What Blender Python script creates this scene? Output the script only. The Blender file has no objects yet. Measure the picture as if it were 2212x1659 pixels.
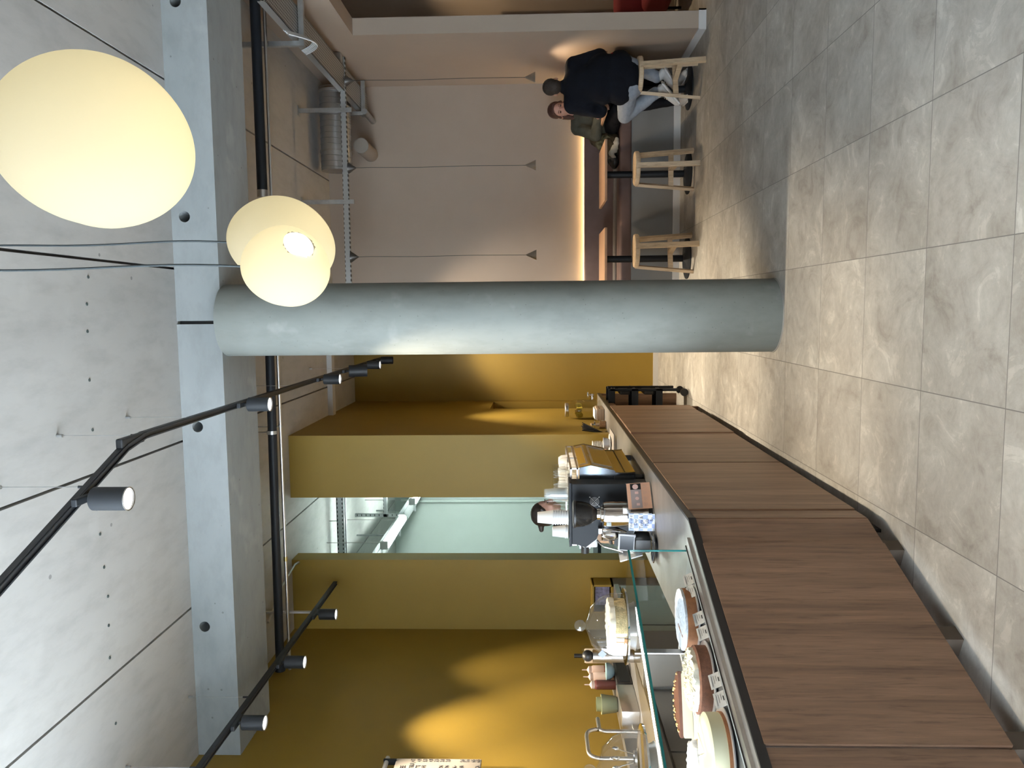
import bpy, bmesh, math, random
from mathutils import Vector, Matrix, Euler
random.seed(7)
PI = math.pi
SC = bpy.context.scene
COL = SC.collection

# ------------------------------------------------------------------ camera (portrait phone photo stored on its side)
cam_d = bpy.data.cameras.new('camera'); cam = bpy.data.objects.new('camera', cam_d); COL.objects.link(cam)
pitch, yaw, roll = 0.031869, 0.0962926, -0.0066943
fwd = Vector((-math.sin(yaw)*math.cos(pitch), math.cos(yaw)*math.cos(pitch), math.sin(pitch)))
rt = Vector((math.cos(yaw), math.sin(yaw), 0)); up = rt.cross(fwd)
rt2 = math.cos(roll)*rt + math.sin(roll)*up; up2 = -math.sin(roll)*rt + math.cos(roll)*up
X, Y, Z = -up2, rt2, -fwd
cam.matrix_world = Matrix(((X.x, Y.x, Z.x, 0), (X.y, Y.y, Z.y, 0), (X.z, Y.z, Z.z, 1.63355), (0, 0, 0, 1)))
cam_d.sensor_fit = 'HORIZONTAL'; cam_d.sensor_width = 36; cam_d.lens = 36*1675.97/2212
cam_d.clip_start = .05
SC.camera = cam
SC.view_settings.view_transform = 'Standard'; SC.view_settings.look = 'None'
SC.view_settings.gamma = 1; SC.view_settings.use_curve_mapping = False
SC.view_settings.exposure = 0.0
SC.cycles.max_bounces = 7; SC.cycles.diffuse_bounces = 4; SC.cycles.glossy_bounces = 4
SC.cycles.transparent_max_bounces = 24; SC.cycles.transmission_bounces = 6
SC.cycles.caustics_reflective = False; SC.cycles.caustics_refractive = False
SC.cycles.sample_clamp_indirect = 4

# ------------------------------------------------------------------ daylight
W = bpy.data.worlds.new('sky'); SC.world = W; W.use_nodes = True
bg = W.node_tree.nodes['Background']; bg.inputs[0].default_value = (.80, .9, 1, 1); bg.inputs[1].default_value = 19

def area(name, loc, rot, sx, sy, power, color, portal=False):
    l = bpy.data.lights.new(name, 'AREA'); l.shape = 'RECTANGLE'; l.size = sx; l.size_y = sy
    l.energy = power; l.color = color
    if portal: l.cycles.is_portal = True
    o = bpy.data.objects.new(name, l); COL.objects.link(o); o.location = loc; o.rotation_euler = rot
    return o
# portals in the window openings (front facade at y=-3, left window)
area('portal_front', (-2.5, -3.02, 2.1), (PI/2, 0, PI), 1.45, 3.6, 1, (1, 1, 1), True)
area('portal_left', (-3.24, .5, 2.1), (PI/2, 0, PI/2), 6.2, 3.5, 1, (1, 1, 1), True)

# ------------------------------------------------------------------ materials
MATS = {}
def mat(name, col, rough=.6, metal=0., noise=0., nscale=8., emis=None, estr=0., spec=.5, stretch=(1, 1, 1), bump=0., bscale=200., coat=0.):
    if name in MATS: return MATS[name]
    m = bpy.data.materials.new(name); m.use_nodes = True; nt = m.node_tree; b = nt.nodes['Principled BSDF']
    b.inputs['Roughness'].default_value = rough; b.inputs['Metallic'].default_value = metal
    b.inputs['Specular IOR Level'].default_value = spec
    b.inputs['Coat Weight'].default_value = coat
    c4 = (*col, 1); b.inputs['Base Color'].default_value = c4
    if noise or bump:
        tc = nt.nodes.new('ShaderNodeTexCoord'); mp = nt.nodes.new('ShaderNodeMapping'); mp.inputs['Scale'].default_value = stretch
        nt.links.new(tc.outputs['Object'], mp.inputs[0])
    if noise:
        n = nt.nodes.new('ShaderNodeTexNoise'); n.inputs['Scale'].default_value = nscale; n.inputs['Detail'].default_value = 6; n.inputs['Roughness'].default_value = .6
        nt.links.new(mp.outputs[0], n.inputs[0])
        r = nt.nodes.new('ShaderNodeValToRGB'); r.color_ramp.elements[0].position = .3; r.color_ramp.elements[1].position = .7
        r.color_ramp.elements[0].color = (*[max(0, c*(1-noise)) for c in col], 1); r.color_ramp.elements[1].color = (*[min(1, c*(1+noise)) for c in col], 1)
        nt.links.new(n.outputs[0], r.inputs[0]); nt.links.new(r.outputs[0], b.inputs['Base Color'])
    if bump:
        n2 = nt.nodes.new('ShaderNodeTexNoise'); n2.inputs['Scale'].default_value = bscale; n2.inputs['Detail'].default_value = 3
        nt.links.new(mp.outputs[0], n2.inputs[0]); bp = nt.nodes.new('ShaderNodeBump'); bp.inputs['Strength'].default_value = bump; bp.inputs['Distance'].default_value = .002
        nt.links.new(n2.outputs[0], bp.inputs['Height']); nt.links.new(bp.outputs[0], b.inputs['Normal'])
    if emis:
        b.inputs['Emission Color'].default_value = (*emis, 1); b.inputs['Emission Strength'].default_value = estr
    MATS[name] = m; return m

class NT:
    """tiny node helper"""
    def __init__(s, name):
        s.m = bpy.data.materials.new(name); s.m.use_nodes = True; s.nt = s.m.node_tree; s.b = s.nt.nodes['Principled BSDF']; MATS[name] = s.m
        s.geo = s.n('ShaderNodeNewGeometry'); s.pos = s.geo.outputs['Position']
    def n(s, t, **k):
        x = s.nt.nodes.new(t)
        for a, v in k.items(): setattr(x, a, v)
        return x
    def l(s, a, b): s.nt.links.new(a, b)
    def math(s, op, a, b=None, c=None):
        x = s.n('ShaderNodeMath', operation=op)
        for i, v in enumerate((a, b, c)):
            if v is None: continue
            if isinstance(v, (int, float)): x.inputs[i].default_value = v
            else: s.l(v, x.inputs[i])
        return x.outputs[0]
    def noise(s, scale, detail=6, rough=.6, stretch=(1, 1, 1), vec=None, dist=0):
        mp = s.n('ShaderNodeMapping'); mp.inputs['Scale'].default_value = stretch; s.l(vec or s.pos, mp.inputs[0])
        x = s.n('ShaderNodeTexNoise'); x.inputs['Scale'].default_value = scale; x.inputs['Detail'].default_value = detail; x.inputs['Roughness'].default_value = rough
        x.inputs['Distortion'].default_value = dist
        s.l(mp.outputs[0], x.inputs[0]); return x.outputs[0]
    def ramp(s, v, stops):
        r = s.n('ShaderNodeValToRGB'); e = r.color_ramp.elements
        while len(e) > 1: e.remove(e[-1])
        e[0].position = stops[0][0]; e[0].color = (*stops[0][1], 1)
        for p, c in stops[1:]:
            q = e.new(p); q.color = (*c, 1)
        s.l(v, r.inputs[0]); return r.outputs[0]
    def mix(s, fac, a, b, mode='MIX'):
        x = s.n('ShaderNodeMix', data_type='RGBA', blend_type=mode)
        for sock, v in ((x.inputs[0], fac), (x.inputs[6], a), (x.inputs[7], b)):
            if isinstance(v, (int, float)): sock.default_value = v
            elif isinstance(v, tuple): sock.default_value = (*v, 1)
            else: s.l(v, sock)
        return x.outputs[2]
    def bump(s, h, st=.3, d=.002):
        x = s.n('ShaderNodeBump'); x.inputs['Strength'].default_value = st; x.inputs['Distance'].default_value = d
        s.l(h, x.inputs['Height']); s.l(x.outputs[0], s.b.inputs['Normal'])

def concrete(name, c1, c2, pits=.5, streak=(1, 1, 1), pscale=26.):
    t = NT(name)
    big = t.noise(1.1, 5, .6, streak); fine = t.noise(9, 8, .65, streak)
    base = t.ramp(big, [(.3, c1), (.7, c2)])
    f = t.ramp(fine, [(.3, (.86, .86, .86)), (.55, (1, 1, 1)), (.75, (1.0, 1.0, 1.0))])
    c = t.mix(1., base, f, 'MULTIPLY')
    v = t.n('ShaderNodeTexVoronoi'); v.inputs['Scale'].default_value = pscale; t.l(t.pos, v.inputs[0])
    # small air holes, only some of the cells
    sel = t.n('ShaderNodeSeparateColor'); t.l(v.outputs['Color'], sel.inputs[0])
    hole = t.math('MULTIPLY', t.math('LESS_THAN', v.outputs['Distance'], .11), t.math('GREATER_THAN', sel.outputs[0], 1-.28*pits))
    c = t.mix(t.math('MULTIPLY', hole, .55), c, (.09, .09, .09))
    blot = t.noise(3.3, 4, .5); wb = t.ramp(blot, [(.62, (0, 0, 0)), (.72, (1, 1, 1))])
    c = t.mix(t.math('MULTIPLY', wb, .12), c, (.75, .74, .72))
    t.l(c, t.b.inputs['Base Color']); t.b.inputs['Roughness'].default_value = .75; t.bump(fine, .25)
    return t.m
M_CEIL = concrete('ceiling concrete', (.42, .415, .405), (.51, .505, .49), .35, (1, .35, 1), 9)
M_BEAM = concrete('beam concrete', (.225, .25, .26), (.31, .33, .335), .5, (.5, 1, 1), 14)
M_COLUMN = concrete('column concrete', (.185, .205, .195), (.255, .27, .255), .9, (1, 1, .45), 30)

def floor_mat():
    t = NT('stone look floor tiles'); sp = t.n('ShaderNodeSeparateXYZ'); t.l(t.pos, sp.inputs[0])
    fx = t.math('DIVIDE', t.math('SUBTRACT', sp.outputs[0], .237), .6); fy = t.math('DIVIDE', t.math('SUBTRACT', sp.outputs[1], 2.737), .6)
    def edge(f):
        fr = t.math('FRACT', f); d = t.math('MINIMUM', fr, t.math('SUBTRACT', 1., fr)); return d
    g = t.math('MINIMUM', edge(fx), edge(fy)); grout = t.math('LESS_THAN', g, .0033)
    cid = t.n('ShaderNodeCombineXYZ'); t.l(t.math('FLOOR', fx), cid.inputs[0]); t.l(t.math('FLOOR', fy), cid.inputs[1])
    wn = t.n('ShaderNodeTexWhiteNoise'); t.l(cid.outputs[0], wn.inputs[0])
    off = t.n('ShaderNodeVectorMath', operation='MULTIPLY_ADD'); t.l(wn.outputs['Color'], off.inputs[0]); off.inputs[1].default_value = (37, 37, 37); t.l(t.pos, off.inputs[2])
    n1 = t.noise(2.2, 9, .62, (1, 1, 1), off.outputs[0], .5); n2 = t.noise(5, 12, .72, (1, 1, 1), off.outputs[0], .9); n3 = t.noise(26, 6, .7, (1, 1, 1), off.outputs[0])
    a = t.ramp(n1, [(.28, (.32, .30, .27)), (.45, (.39, .372, .342)), (.6, (.45, .437, .408)), (.75, (.52, .508, .48))])
    b = t.ramp(n2, [(.3, (.66, .63, .6)), (.43, (.9, .885, .87)), (.52, (1.0, 1.0, .99)), (.575, (1.03, 1.03, 1.02)), (.6, (1.2, 1.2, 1.19)), (.75, (1.27, 1.27, 1.26))])
    c = t.mix(1., a, b, 'MULTIPLY')
    c = t.mix(1., c, t.ramp(n3, [(.3, (.9, .9, .9)), (.6, (1.03, 1.03, 1.03))]), 'MULTIPLY')
    br = t.math('MULTIPLY_ADD', wn.outputs['Value'], .16, .9)
    cb = t.n('ShaderNodeCombineColor'); [t.l(br, cb.inputs[i]) for i in range(3)]
    c = t.mix(1., c, cb.outputs[0], 'MULTIPLY')
    c = t.mix(grout, c, (.15, .145, .135))
    t.l(c, t.b.inputs['Base Color']); t.b.inputs['Roughness'].default_value = .5
    h = t.math('SUBTRACT', t.math('MULTIPLY', n2, .3), grout); t.bump(h, .15, .002)
    return t.m
M_FLOOR = floor_mat()

def wood(name, c1, c2, c3, axis='z', scale=1., rough=.5, vec='Object'):
    t = NT(name); tc = t.n('ShaderNodeTexCoord'); v = tc.outputs['Object'] if vec == 'Object' else t.pos
    st = {'z': (9, 9, .55), 'x': (.55, 9, 9), 'y': (9, .55, 9)}[axis]; st = tuple(q*scale for q in st)
    n1 = t.noise(1.0, 5, .55, st, v, .9); n2 = t.noise(7.5, 8, .68, st, v, .35)
    a = t.ramp(n1, [(.25, c1), (.5, c2), (.75, c3)])
    c = t.mix(1., a, t.ramp(n2, [(.34, (.66, .63, .62)), (.47, (.98, .98, .98)), (.55, (1, 1, 1)), (.66, (1.22, 1.18, 1.14))]), 'MULTIPLY')
    t.l(c, t.b.inputs['Base Color']); t.b.inputs['Roughness'].default_value = rough
    return t.m
M_WALNUT = wood('walnut veneer', (.135, .077, .05), (.215, .13, .084), (.31, .19, .125), 'z', 1.15, .48, 'pos')
M_OAK = wood('light oak', (.40, .3, .19), (.52, .4, .27), (.6, .48, .34), 'z', 1.3, .5)
M_TABLE = wood('table oak', (.3, .17, .1), (.43, .27, .17), (.52, .35, .23), 'x', 1.3, .4)
M_YEL = mat('mustard paint', (.29, .19, .026), .55, noise=.04, nscale=2.5, bump=.25, bscale=120)
M_BEIGE = mat('taupe paint', (.36, .29, .235), .65, noise=.03, nscale=2, bump=.25, bscale=120)
M_GREYP = mat('grey painted panel', (.20, .20, .20), .6, noise=.05, nscale=2)
M_WHITEP = mat('white paint', (.62, .68, .65), .6, noise=.03, nscale=2)
M_BASEB = mat('white baseboard', (.62, .62, .62), .5)
M_UPH = mat('brown upholstery', (.125, .08, .072), .7, noise=.12, nscale=6, bump=.3)
M_UPH2 = mat('grey upholstery', (.16, .14, .125), .7, noise=.1, nscale=6)
M_STEEL = mat('brushed steel', (.62, .61, .6), .32, 1., noise=.06, nscale=30, stretch=(1, 12, 1))
M_STEELC = mat('steel worktop', (.55, .54, .53), .38, 1., noise=.12, nscale=5)
M_CHROME = mat('chrome', (.8, .8, .8), .08, 1.)
M_GALV = mat('galvanised steel', (.5, .52, .53), .38, .9, noise=.15, nscale=14)
M_BLACK = mat('black plastic', (.012, .013, .015), .45)
M_BLACKM = mat('black metal', (.010, .013, .018), .5, .0, spec=.3)
M_TRACK = mat('track lamp black', (.02, .024, .03), .5)
M_DARKEDGE = mat('dark counter edge', (.02, .018, .018), .4)
M_WHITE = mat('white plastic', (.62, .62, .62), .4)
M_CERAM = mat('white ceramic', (.8, .78, .76), .25)
M_PAPER = mat('white paper', (.78, .77, .76), .8)
M_PINK = mat('pink rubber', (.55, .26, .22), .6)
M_GLOW = mat('lamp lens', (1, 1, 1), .5, emis=(1, .93, .82), estr=14)
M_INK = mat('dark ink', (.02, .02, .035), .7)
M_CORD = mat('dark cable', (.03, .04, .045), .6)

def slot_mat(name, px, py, wx, wy, ax=(0, 1)):
    t = NT(name); tc = t.n('ShaderNodeTexCoord'); sp = t.n('ShaderNodeSeparateXYZ'); t.l(tc.outputs['Object'], sp.inputs[0])
    def f(i, p, w): return t.math('LESS_THAN', t.math('ABSOLUTE', t.math('SUBTRACT', t.math('FRACT', t.math('DIVIDE', sp.outputs[i], p)), .5)), w/p/2)
    h = t.math('MULTIPLY', f(ax[0], px, wx), f(ax[1], py, wy))
    t.l(t.mix(h, (.5, .52, .53), (.03, .03, .03)), t.b.inputs['Base Color']); t.l(t.math('MULTIPLY', t.math('SUBTRACT', 1., h), .85), t.b.inputs['Metallic']); t.b.inputs['Roughness'].default_value = .4
    return t.m
M_SLOT = slot_mat('slotted steel', .05, .06, .026, .012, (0, 2)); M_SLOTY = slot_mat('slotted steel along y', .05, .06, .026, .012, (1, 2)); M_PERF = slot_mat('perforated steel', .03, .026, .017, .012, (1, 0))
def glass(name, tint=(.985, .99, .987), rough=.02, op=.0, col=(.8, .85, .85), ior=1.45):
    m = bpy.data.materials.new(name); m.use_nodes = True; nt = m.node_tree; nt.nodes.clear()
    o = nt.nodes.new('ShaderNodeOutputMaterial'); tr = nt.nodes.new('ShaderNodeBsdfTransparent'); tr.inputs[0].default_value = (*tint, 1)
    gl = nt.nodes.new('ShaderNodeBsdfGlossy'); gl.inputs['Roughness'].default_value = rough
    fr = nt.nodes.new('ShaderNodeFresnel'); fr.inputs[0].default_value = ior; mx = nt.nodes.new('ShaderNodeMixShader')
    ge = nt.nodes.new('ShaderNodeNewGeometry'); mm = nt.nodes.new('ShaderNodeMath'); mm.operation = 'MULTIPLY_ADD'; mm.inputs[1].default_value = -1; mm.inputs[2].default_value = 1
    m3 = nt.nodes.new('ShaderNodeMath'); m3.operation = 'MULTIPLY'; nt.links.new(ge.outputs['Backfacing'], mm.inputs[0]); nt.links.new(mm.outputs[0], m3.inputs[0]); nt.links.new(fr.outputs[0], m3.inputs[1])
    nt.links.new(m3.outputs[0], mx.inputs[0]); nt.links.new(tr.outputs[0], mx.inputs[1]); nt.links.new(gl.outputs[0], mx.inputs[2])
    last = mx.outputs[0]
    if op:
        df = nt.nodes.new('ShaderNodeBsdfDiffuse'); df.inputs[0].default_value = (*col, 1); m2 = nt.nodes.new('ShaderNodeMixShader'); m2.inputs[0].default_value = op
        nt.links.new(last, m2.inputs[1]); nt.links.new(df.outputs[0], m2.inputs[2]); last = m2.outputs[0]
    nt.links.new(last, o.inputs[0]); MATS[name] = m; return m
M_GLASS = glass('clear glass'); M_PANE = glass('window pane', (.97, .98, .98))
M_CUPG = glass('clear plastic', (.96, .965, .965), .08, .10, ior=1.35)
M_SMOKE = glass('smoky hopper plastic', (.45, .42, .4), .04, .06, (.2, .19, .18))
M_DOME = glass('dome glass', (.97, .975, .975), .015, .02, (.8, .85, .85), 1.75)
M_WATER = glass('lemon water', (.93, .93, .84), .02, .05, (.6, .6, .4))
M_ACRYL = glass('acrylic', (.95, .96, .97), .03, .03)
M_TEAL = mat('green glass edge', (.02, .16, .16), .15, emis=None)

# ------------------------------------------------------------------ mesh builder
def rotm(ax, ang): return Matrix.Rotation(ang, 4, ax)
class MB:
    def __init__(s): s.bm = bmesh.new()
    def _add(s, verts, faces, M=None):
        vs = [s.bm.verts.new(M @ Vector(v) if M else Vector(v)) for v in verts]
        for f in faces:
            try: s.bm.faces.new([vs[i] for i in f])
            except ValueError: pass
        return s
    def box(s, c, d, M=None):
        x, y, z = c; a, b, h = d[0]/2, d[1]/2, d[2]/2
        v = [(x+i*a, y+j*b, z+k*h) for i in (-1, 1) for j in (-1, 1) for k in (-1, 1)]
        return s._add(v, [(0, 1, 3, 2), (4, 6, 7, 5), (0, 4, 5, 1), (2, 3, 7, 6), (0, 2, 6, 4), (1, 5, 7, 3)], M)
    def bb(s, x0, x1, y0, y1, z0, z1, M=None): return s.box(((x0+x1)/2, (y0+y1)/2, (z0+z1)/2), (x1-x0, y1-y0, z1-z0), M)
    def rbox(s, c, d, r=.01, seg=2, M=None):
        t = bmesh.new(); bmesh.ops.create_cube(t, size=1)
        for v in t.verts: v.co = Vector((v.co.x*d[0], v.co.y*d[1], v.co.z*d[2]))
        r = min(r, min(d)*.49)
        bmesh.ops.bevel(t, geom=t.edges[:], offset=r, segments=seg, profile=.5, affect='EDGES')
        MM = (M or Matrix()) @ Matrix.Translation(c)
        t.verts.ensure_lookup_table(); t.verts.index_update()
        s._add([MM @ v.co for v in t.verts], [tuple(v.index for v in f.verts) for f in t.faces]); t.free(); return s
    def lathe(s, prof, n=24, M=None, c=(0, 0, 0), cap=False):
        v = []; f = []; m = len(prof)
        for i in range(n):
            a = 2*PI*i/n
            for r, z in prof: v.append((c[0]+r*math.cos(a), c[1]+r*math.sin(a), c[2]+z))
        for i in range(n):
            j = (i+1) % n
            for k in range(m-1): f.append((i*m+k, j*m+k, j*m+k+1, i*m+k+1))
        if cap:
            f.append(tuple(i*m for i in range(n))[::-1]); f.append(tuple(i*m+m-1 for i in range(n)))
        return s._add(v, f, M)
    def cyl(s, p, q, r, r2=None, n=16):
        p, q = Vector(p), Vector(q); r2 = r if r2 is None else r2; d = q-p; L = d.length
        M = Matrix.Translation(p) @ d.to_track_quat('Z', 'Y').to_matrix().to_4x4()
        return s.lathe([(r, 0), (r2, L)], n, M, cap=True)
    def tube(s, pts, r, n=8):
        pts = [Vector(p) for p in pts]; v = []; f = []; up0 = None
        for i, p in enumerate(pts):
            t = (pts[min(i+1, len(pts)-1)]-pts[max(i-1, 0)]).normalized()
            if up0 is None: up0 = Vector((0, 0, 1)) if abs(t.z) < .9 else Vector((1, 0, 0))
            a = t.cross(up0).normalized(); b = a.cross(t).normalized(); up0 = b
            for k in range(n):
                an = 2*PI*k/n; v.append(p + a*r*math.cos(an) + b*r*math.sin(an))
        m = len(pts)
        for i in range(m-1):
            for k in range(n):
                k2 = (k+1) % n; f.append((i*n+k, i*n+k2, (i+1)*n+k2, (i+1)*n+k))
        f.append(tuple(range(n))[::-1]); f.append(tuple((m-1)*n+k for k in range(n)))
        return s._add(v, f)
    def bar(s, p, q, w, t, up=(0, 0, 1)):
        p, q = Vector(p), Vector(q); d = (q-p); L = d.length; d.normalize(); u = Vector(up)
        a = d.cross(u)
        if a.length < 1e-4: a = d.cross(Vector((1, 0, 0)))
        a.normalize(); b = a.cross(d)
        M = Matrix(((a.x, b.x, d.x, p.x), (a.y, b.y, d.y, p.y), (a.z, b.z, d.z, p.z), (0, 0, 0, 1)))
        return s.bb(-w/2, w/2, -t/2, t/2, 0, L, M)
    def ell(s, c, r, M=None, n=20, m=12):
        v = [(0, 0, r[2])]; f = []
        for i in range(1, m):
            th = PI*i/m
            for k in range(n):
                a = 2*PI*k/n; v.append((r[0]*math.sin(th)*math.cos(a), r[1]*math.sin(th)*math.sin(a), r[2]*math.cos(th)))
        v.append((0, 0, -r[2])); e = len(v)-1
        for k in range(n):
            k2 = (k+1) % n; f.append((0, 1+k, 1+k2))
            for i in range(m-2): f.append((1+i*n+k, 1+(i+1)*n+k, 1+(i+1)*n+k2, 1+i*n+k2))
            f.append((e, 1+(m-2)*n+k2, 1+(m-2)*n+k))
        T = Matrix.Translation(c); return s._add(v, f, (M @ T) if M else T)
    def rc(s, a, b, ra, rb):
        """rounded tapered capsule"""
        a, b = Vector(a), Vector(b); d = b-a; L = d.length
        pr = [(max(1e-4, ra*math.cos(t)), ra*math.sin(t)) for t in [(-PI/2+.02)+i*PI/2/5 for i in range(5)]]
        pr += [(ra, 0), (rb, L)] + [(max(1e-4, rb*math.cos(t)), L+rb*math.sin(t)) for t in [i*(PI/2-.02)/5 for i in range(1, 6)]]
        M = Matrix.Translation(a) @ d.to_track_quat('Z', 'Y').to_matrix().to_4x4()
        return s.lathe(pr, 14, M, cap=True)
    def prism(s, pts, z0, z1, M=None):
        n = len(pts); v = [(x, y, z0) for x, y in pts]+[(x, y, z1) for x, y in pts]
        return s._add(v, [tuple(range(n))[::-1], tuple(range(n, 2*n))]+[(i, (i+1) % n, n+(i+1) % n, n+i) for i in range(n)], M)
    def build(s, name, m, parent=None, smooth=None, loc=None, rz=0, remesh=None, relax=3, tex=None):
        bmesh.ops.recalc_face_normals(s.bm, faces=s.bm.faces[:])
        me = bpy.data.meshes.new(name); s.bm.to_mesh(me); s.bm.free(); me.materials.append(m)
        o = bpy.data.objects.new(name, me); COL.objects.link(o)
        if remesh:
            r = o.modifiers.new('r', 'REMESH'); r.mode = 'VOXEL'; r.voxel_size = remesh
            if relax:
                q = o.modifiers.new('s', 'SMOOTH'); q.factor = .6; q.iterations = relax
            if tex:
                tx = bpy.data.textures.new(name, 'CLOUDS'); tx.noise_scale = tex[0]
                dd = o.modifiers.new('d', 'DISPLACE'); dd.texture = tx; dd.strength = tex[1]; dd.mid_level = .5; dd.texture_coords = 'LOCAL'
            dg = bpy.context.evaluated_depsgraph_get(); me2 = bpy.data.meshes.new_from_object(o.evaluated_get(dg))
            o.modifiers.clear(); o.data = me2; bpy.data.meshes.remove(me); me = me2; me.name = name
            if not me.materials: me.materials.append(m)
            me.polygons.foreach_set('use_smooth', [True]*len(me.polygons))
        elif smooth:
            me.polygons.foreach_set('use_smooth', [True]*len(me.polygons)); me.set_sharp_from_angle(angle=math.radians(smooth))
        if parent: o.parent = parent
        if loc: o.location = loc
        if rz: o.rotation_euler = (0, 0, rz)
        return o
def tag(o, label=None, cat=None, group=None, kind=None):
    if label: o['label'] = label
    if cat: o['category'] = cat
    if group: o['group'] = group
    if kind: o['kind'] = kind
    return o
def thing(name, label, cat, loc=(0, 0, 0), rz=0, group=None, scale=1):
    o = bpy.data.objects.new(name, None); o.empty_display_size = .1; COL.objects.link(o); o.location = loc; o.rotation_euler = (0, 0, rz)
    if scale != 1: o.scale = (scale,)*3
    return tag(o, label, cat, group)
def dup(root, loc, rz, label, group=None):
    r = root.copy(); COL.objects.link(r); r.location = loc; r.rotation_euler = (0, 0, rz); r['label'] = label
    if group: r['group'] = group
    for ch in list(root.children):
        c = ch.copy(); COL.objects.link(c); c.parent = r
        for g in ch.children:
            d = g.copy(); COL.objects.link(d); d.parent = c
    return r
def struct(name, mb, m, **k): return tag(mb.build(name, m, **k), kind='structure')
def cut(o, cutters):
    for c in cutters:
        b = o.modifiers.new('b', 'BOOLEAN'); b.operation = 'DIFFERENCE'; b.object = c; b.solver = 'EXACT'
    dg = bpy.context.evaluated_depsgraph_get(); me = bpy.data.meshes.new_from_object(o.evaluated_get(dg)); o.modifiers.clear(); o.data = me
    for c in cutters: bpy.data.objects.remove(c)
def text(s, size, m, parent, M, name='lettering', ext=.0004, align='LEFT', sx=1.):
    cu = bpy.data.curves.new(name, 'FONT'); cu.body = s; cu.size = size; cu.extrude = ext; cu.align_x = align
    t = bpy.data.objects.new(name, cu); COL.objects.link(t); dg = bpy.context.evaluated_depsgraph_get()
    me = bpy.data.meshes.new_from_object(t.evaluated_get(dg)); bpy.data.objects.remove(t); me.materials.clear(); me.materials.append(m)
    me.transform(M @ Matrix.Diagonal((sx, 1, 1, 1)))
    o = bpy.data.objects.new(name, me); COL.objects.link(o); o.parent = parent; return o

# ------------------------------------------------------------------ room shell
ZC = 4.12
struct('floor', MB().bb(-6, 8, -3.4, 14, -.1, 0), M_FLOOR)
cm = MB()
xs = [-6, -3.31, -2.11, -.9, .3, 1.56, 2.76, 4.0, 8]
for a, b in zip(xs[:-1], xs[1:]): cm.bb(a+.008, b-.008, -3.4, 14, ZC, ZC+.12)
struct('ceiling', cm, M_CEIL)
struct('ceiling_slab', MB().bb(-6, 8, -3.4, 14, ZC+.045, ZC+.3), mat('joint shadow concrete', (.12, .12, .12), .9))
# cast-in fixing points in the ceiling slabs
fx = [(-.37, 4.22), (-.94, 4.2), (-1.25, 4.23), (-1.63, 4.27), (-1.99, 4.25), (.2, 4.27), (-.65, 4.22), (-1.45, 4.25), (-1.8, 4.26), (-.1, 4.23), (-1.1, 4.21), (.05, 4.24), (-2.4, 4.27), (-2.7, 4.27), (.9, 4.26), (1.9, 4.3), (1.3, 4.27)]
mbx = MB()
for x, y in fx: mbx.cyl((x, y, ZC-.004), (x, y, ZC+.01), .009, n=8)
tag(mbx.build('ceiling_anchor_points', mat('anchor cap', (.06, .08, .08), .6)), kind='structure')
# beam (two precast lengths that meet over the column), with round sleeves
def beam(x0, x1, holes):
    b = MB().bb(x0, x1, 5.31, 5.93, 3.81, ZC).build('ceiling_beam', M_BEAM)
    cs = [MB().cyl((x, 5.2, z), (x, 5.75, z), .038, n=24).build('cutter', M_BEAM) for x, z in holes]
    if cs: cut(b, cs)
    tag(b, kind='structure')
beam(-3.22, -.083, [(-.8, 4.01), (-2.25, 4.03)]); beam(-.06, 5, [(.65, 4.03), (2.06, 4.02)])
struct('beam_joint_filler', MB().bb(-.09, -.05, 5.34, 5.9, 3.82, ZC-.01), M_BLACK)
# column
col = MB().lathe([(0, 0), (.252, 0), (.252, 3.812), (0, 3.812)], 96, c=(-.06, 5.44, 0)).build('column', M_COLUMN, smooth=40)
tag(col, kind='structure')
tag(MB().lathe([(.252, 0), (.258, 0), (.256, .008), (.252, .008)], 96, c=(-.06, 5.44, 0)).build('column_sealant', mat('grey sealant', (.3, .29, .27), .6), smooth=40), kind='structure')
# left side
tw = .15
struct('wall_left', MB().bb(-3.22-tw, -3.22, 3.6, 7.7, 0, ZC), M_YEL)
struct('wall_left_front', MB().bb(-3.22-tw, -3.22, -3.2, -2.6, 0, ZC).bb(-3.22-tw, -3.22, -2.6, 3.6, 0, .35).bb(-3.22-tw, -3.22, -2.6, 3.6, 3.9, ZC).bb(-3.22-tw, -3.22, .46, .54, .35, 3.9), M_YEL)
struct('wall_left_return', MB().bb(-3.22, -2.5, 7.56, 7.78, 0, ZC), M_YEL)
# pillar wall with a recessed door in its side
struct('wall_middle', MB().bb(-1.87, -1.24, 7.6, 9.62, 0, ZC).bb(-1.87, -1.24, 9.62, 10.49, 2.22, ZC).bb(-1.87, -1.36, 9.62, 10.49, 0, 2.22).bb(-1.36, -1.24, 10.36, 10.49, 0, 2.22), M_YEL)
dr = struct('door_1', MB().bb(-1.355, -1.33, 9.63, 10.35, .01, 2.2), M_YEL)
struct('wall_far', MB().bb(-1.9, .32, 10.49, 10.7, 0, ZC), M_YEL)
struct('wall_far_side', MB().bb(.12, .32, 9.5, 10.49, 0, ZC), M_YEL)
struct('baseboard_far', MB().bb(-1.24, .12, 10.475, 10.49, 0, .065), M_BASEB)
struct('baseboard_middle', MB().bb(-1.24, -1.228, 7.6, 9.62, 0, .065), M_BASEB)
struct('wall_back', MB().bb(.12, 7, 9.48, 9.7, 0, ZC), M_BEIGE)
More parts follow.
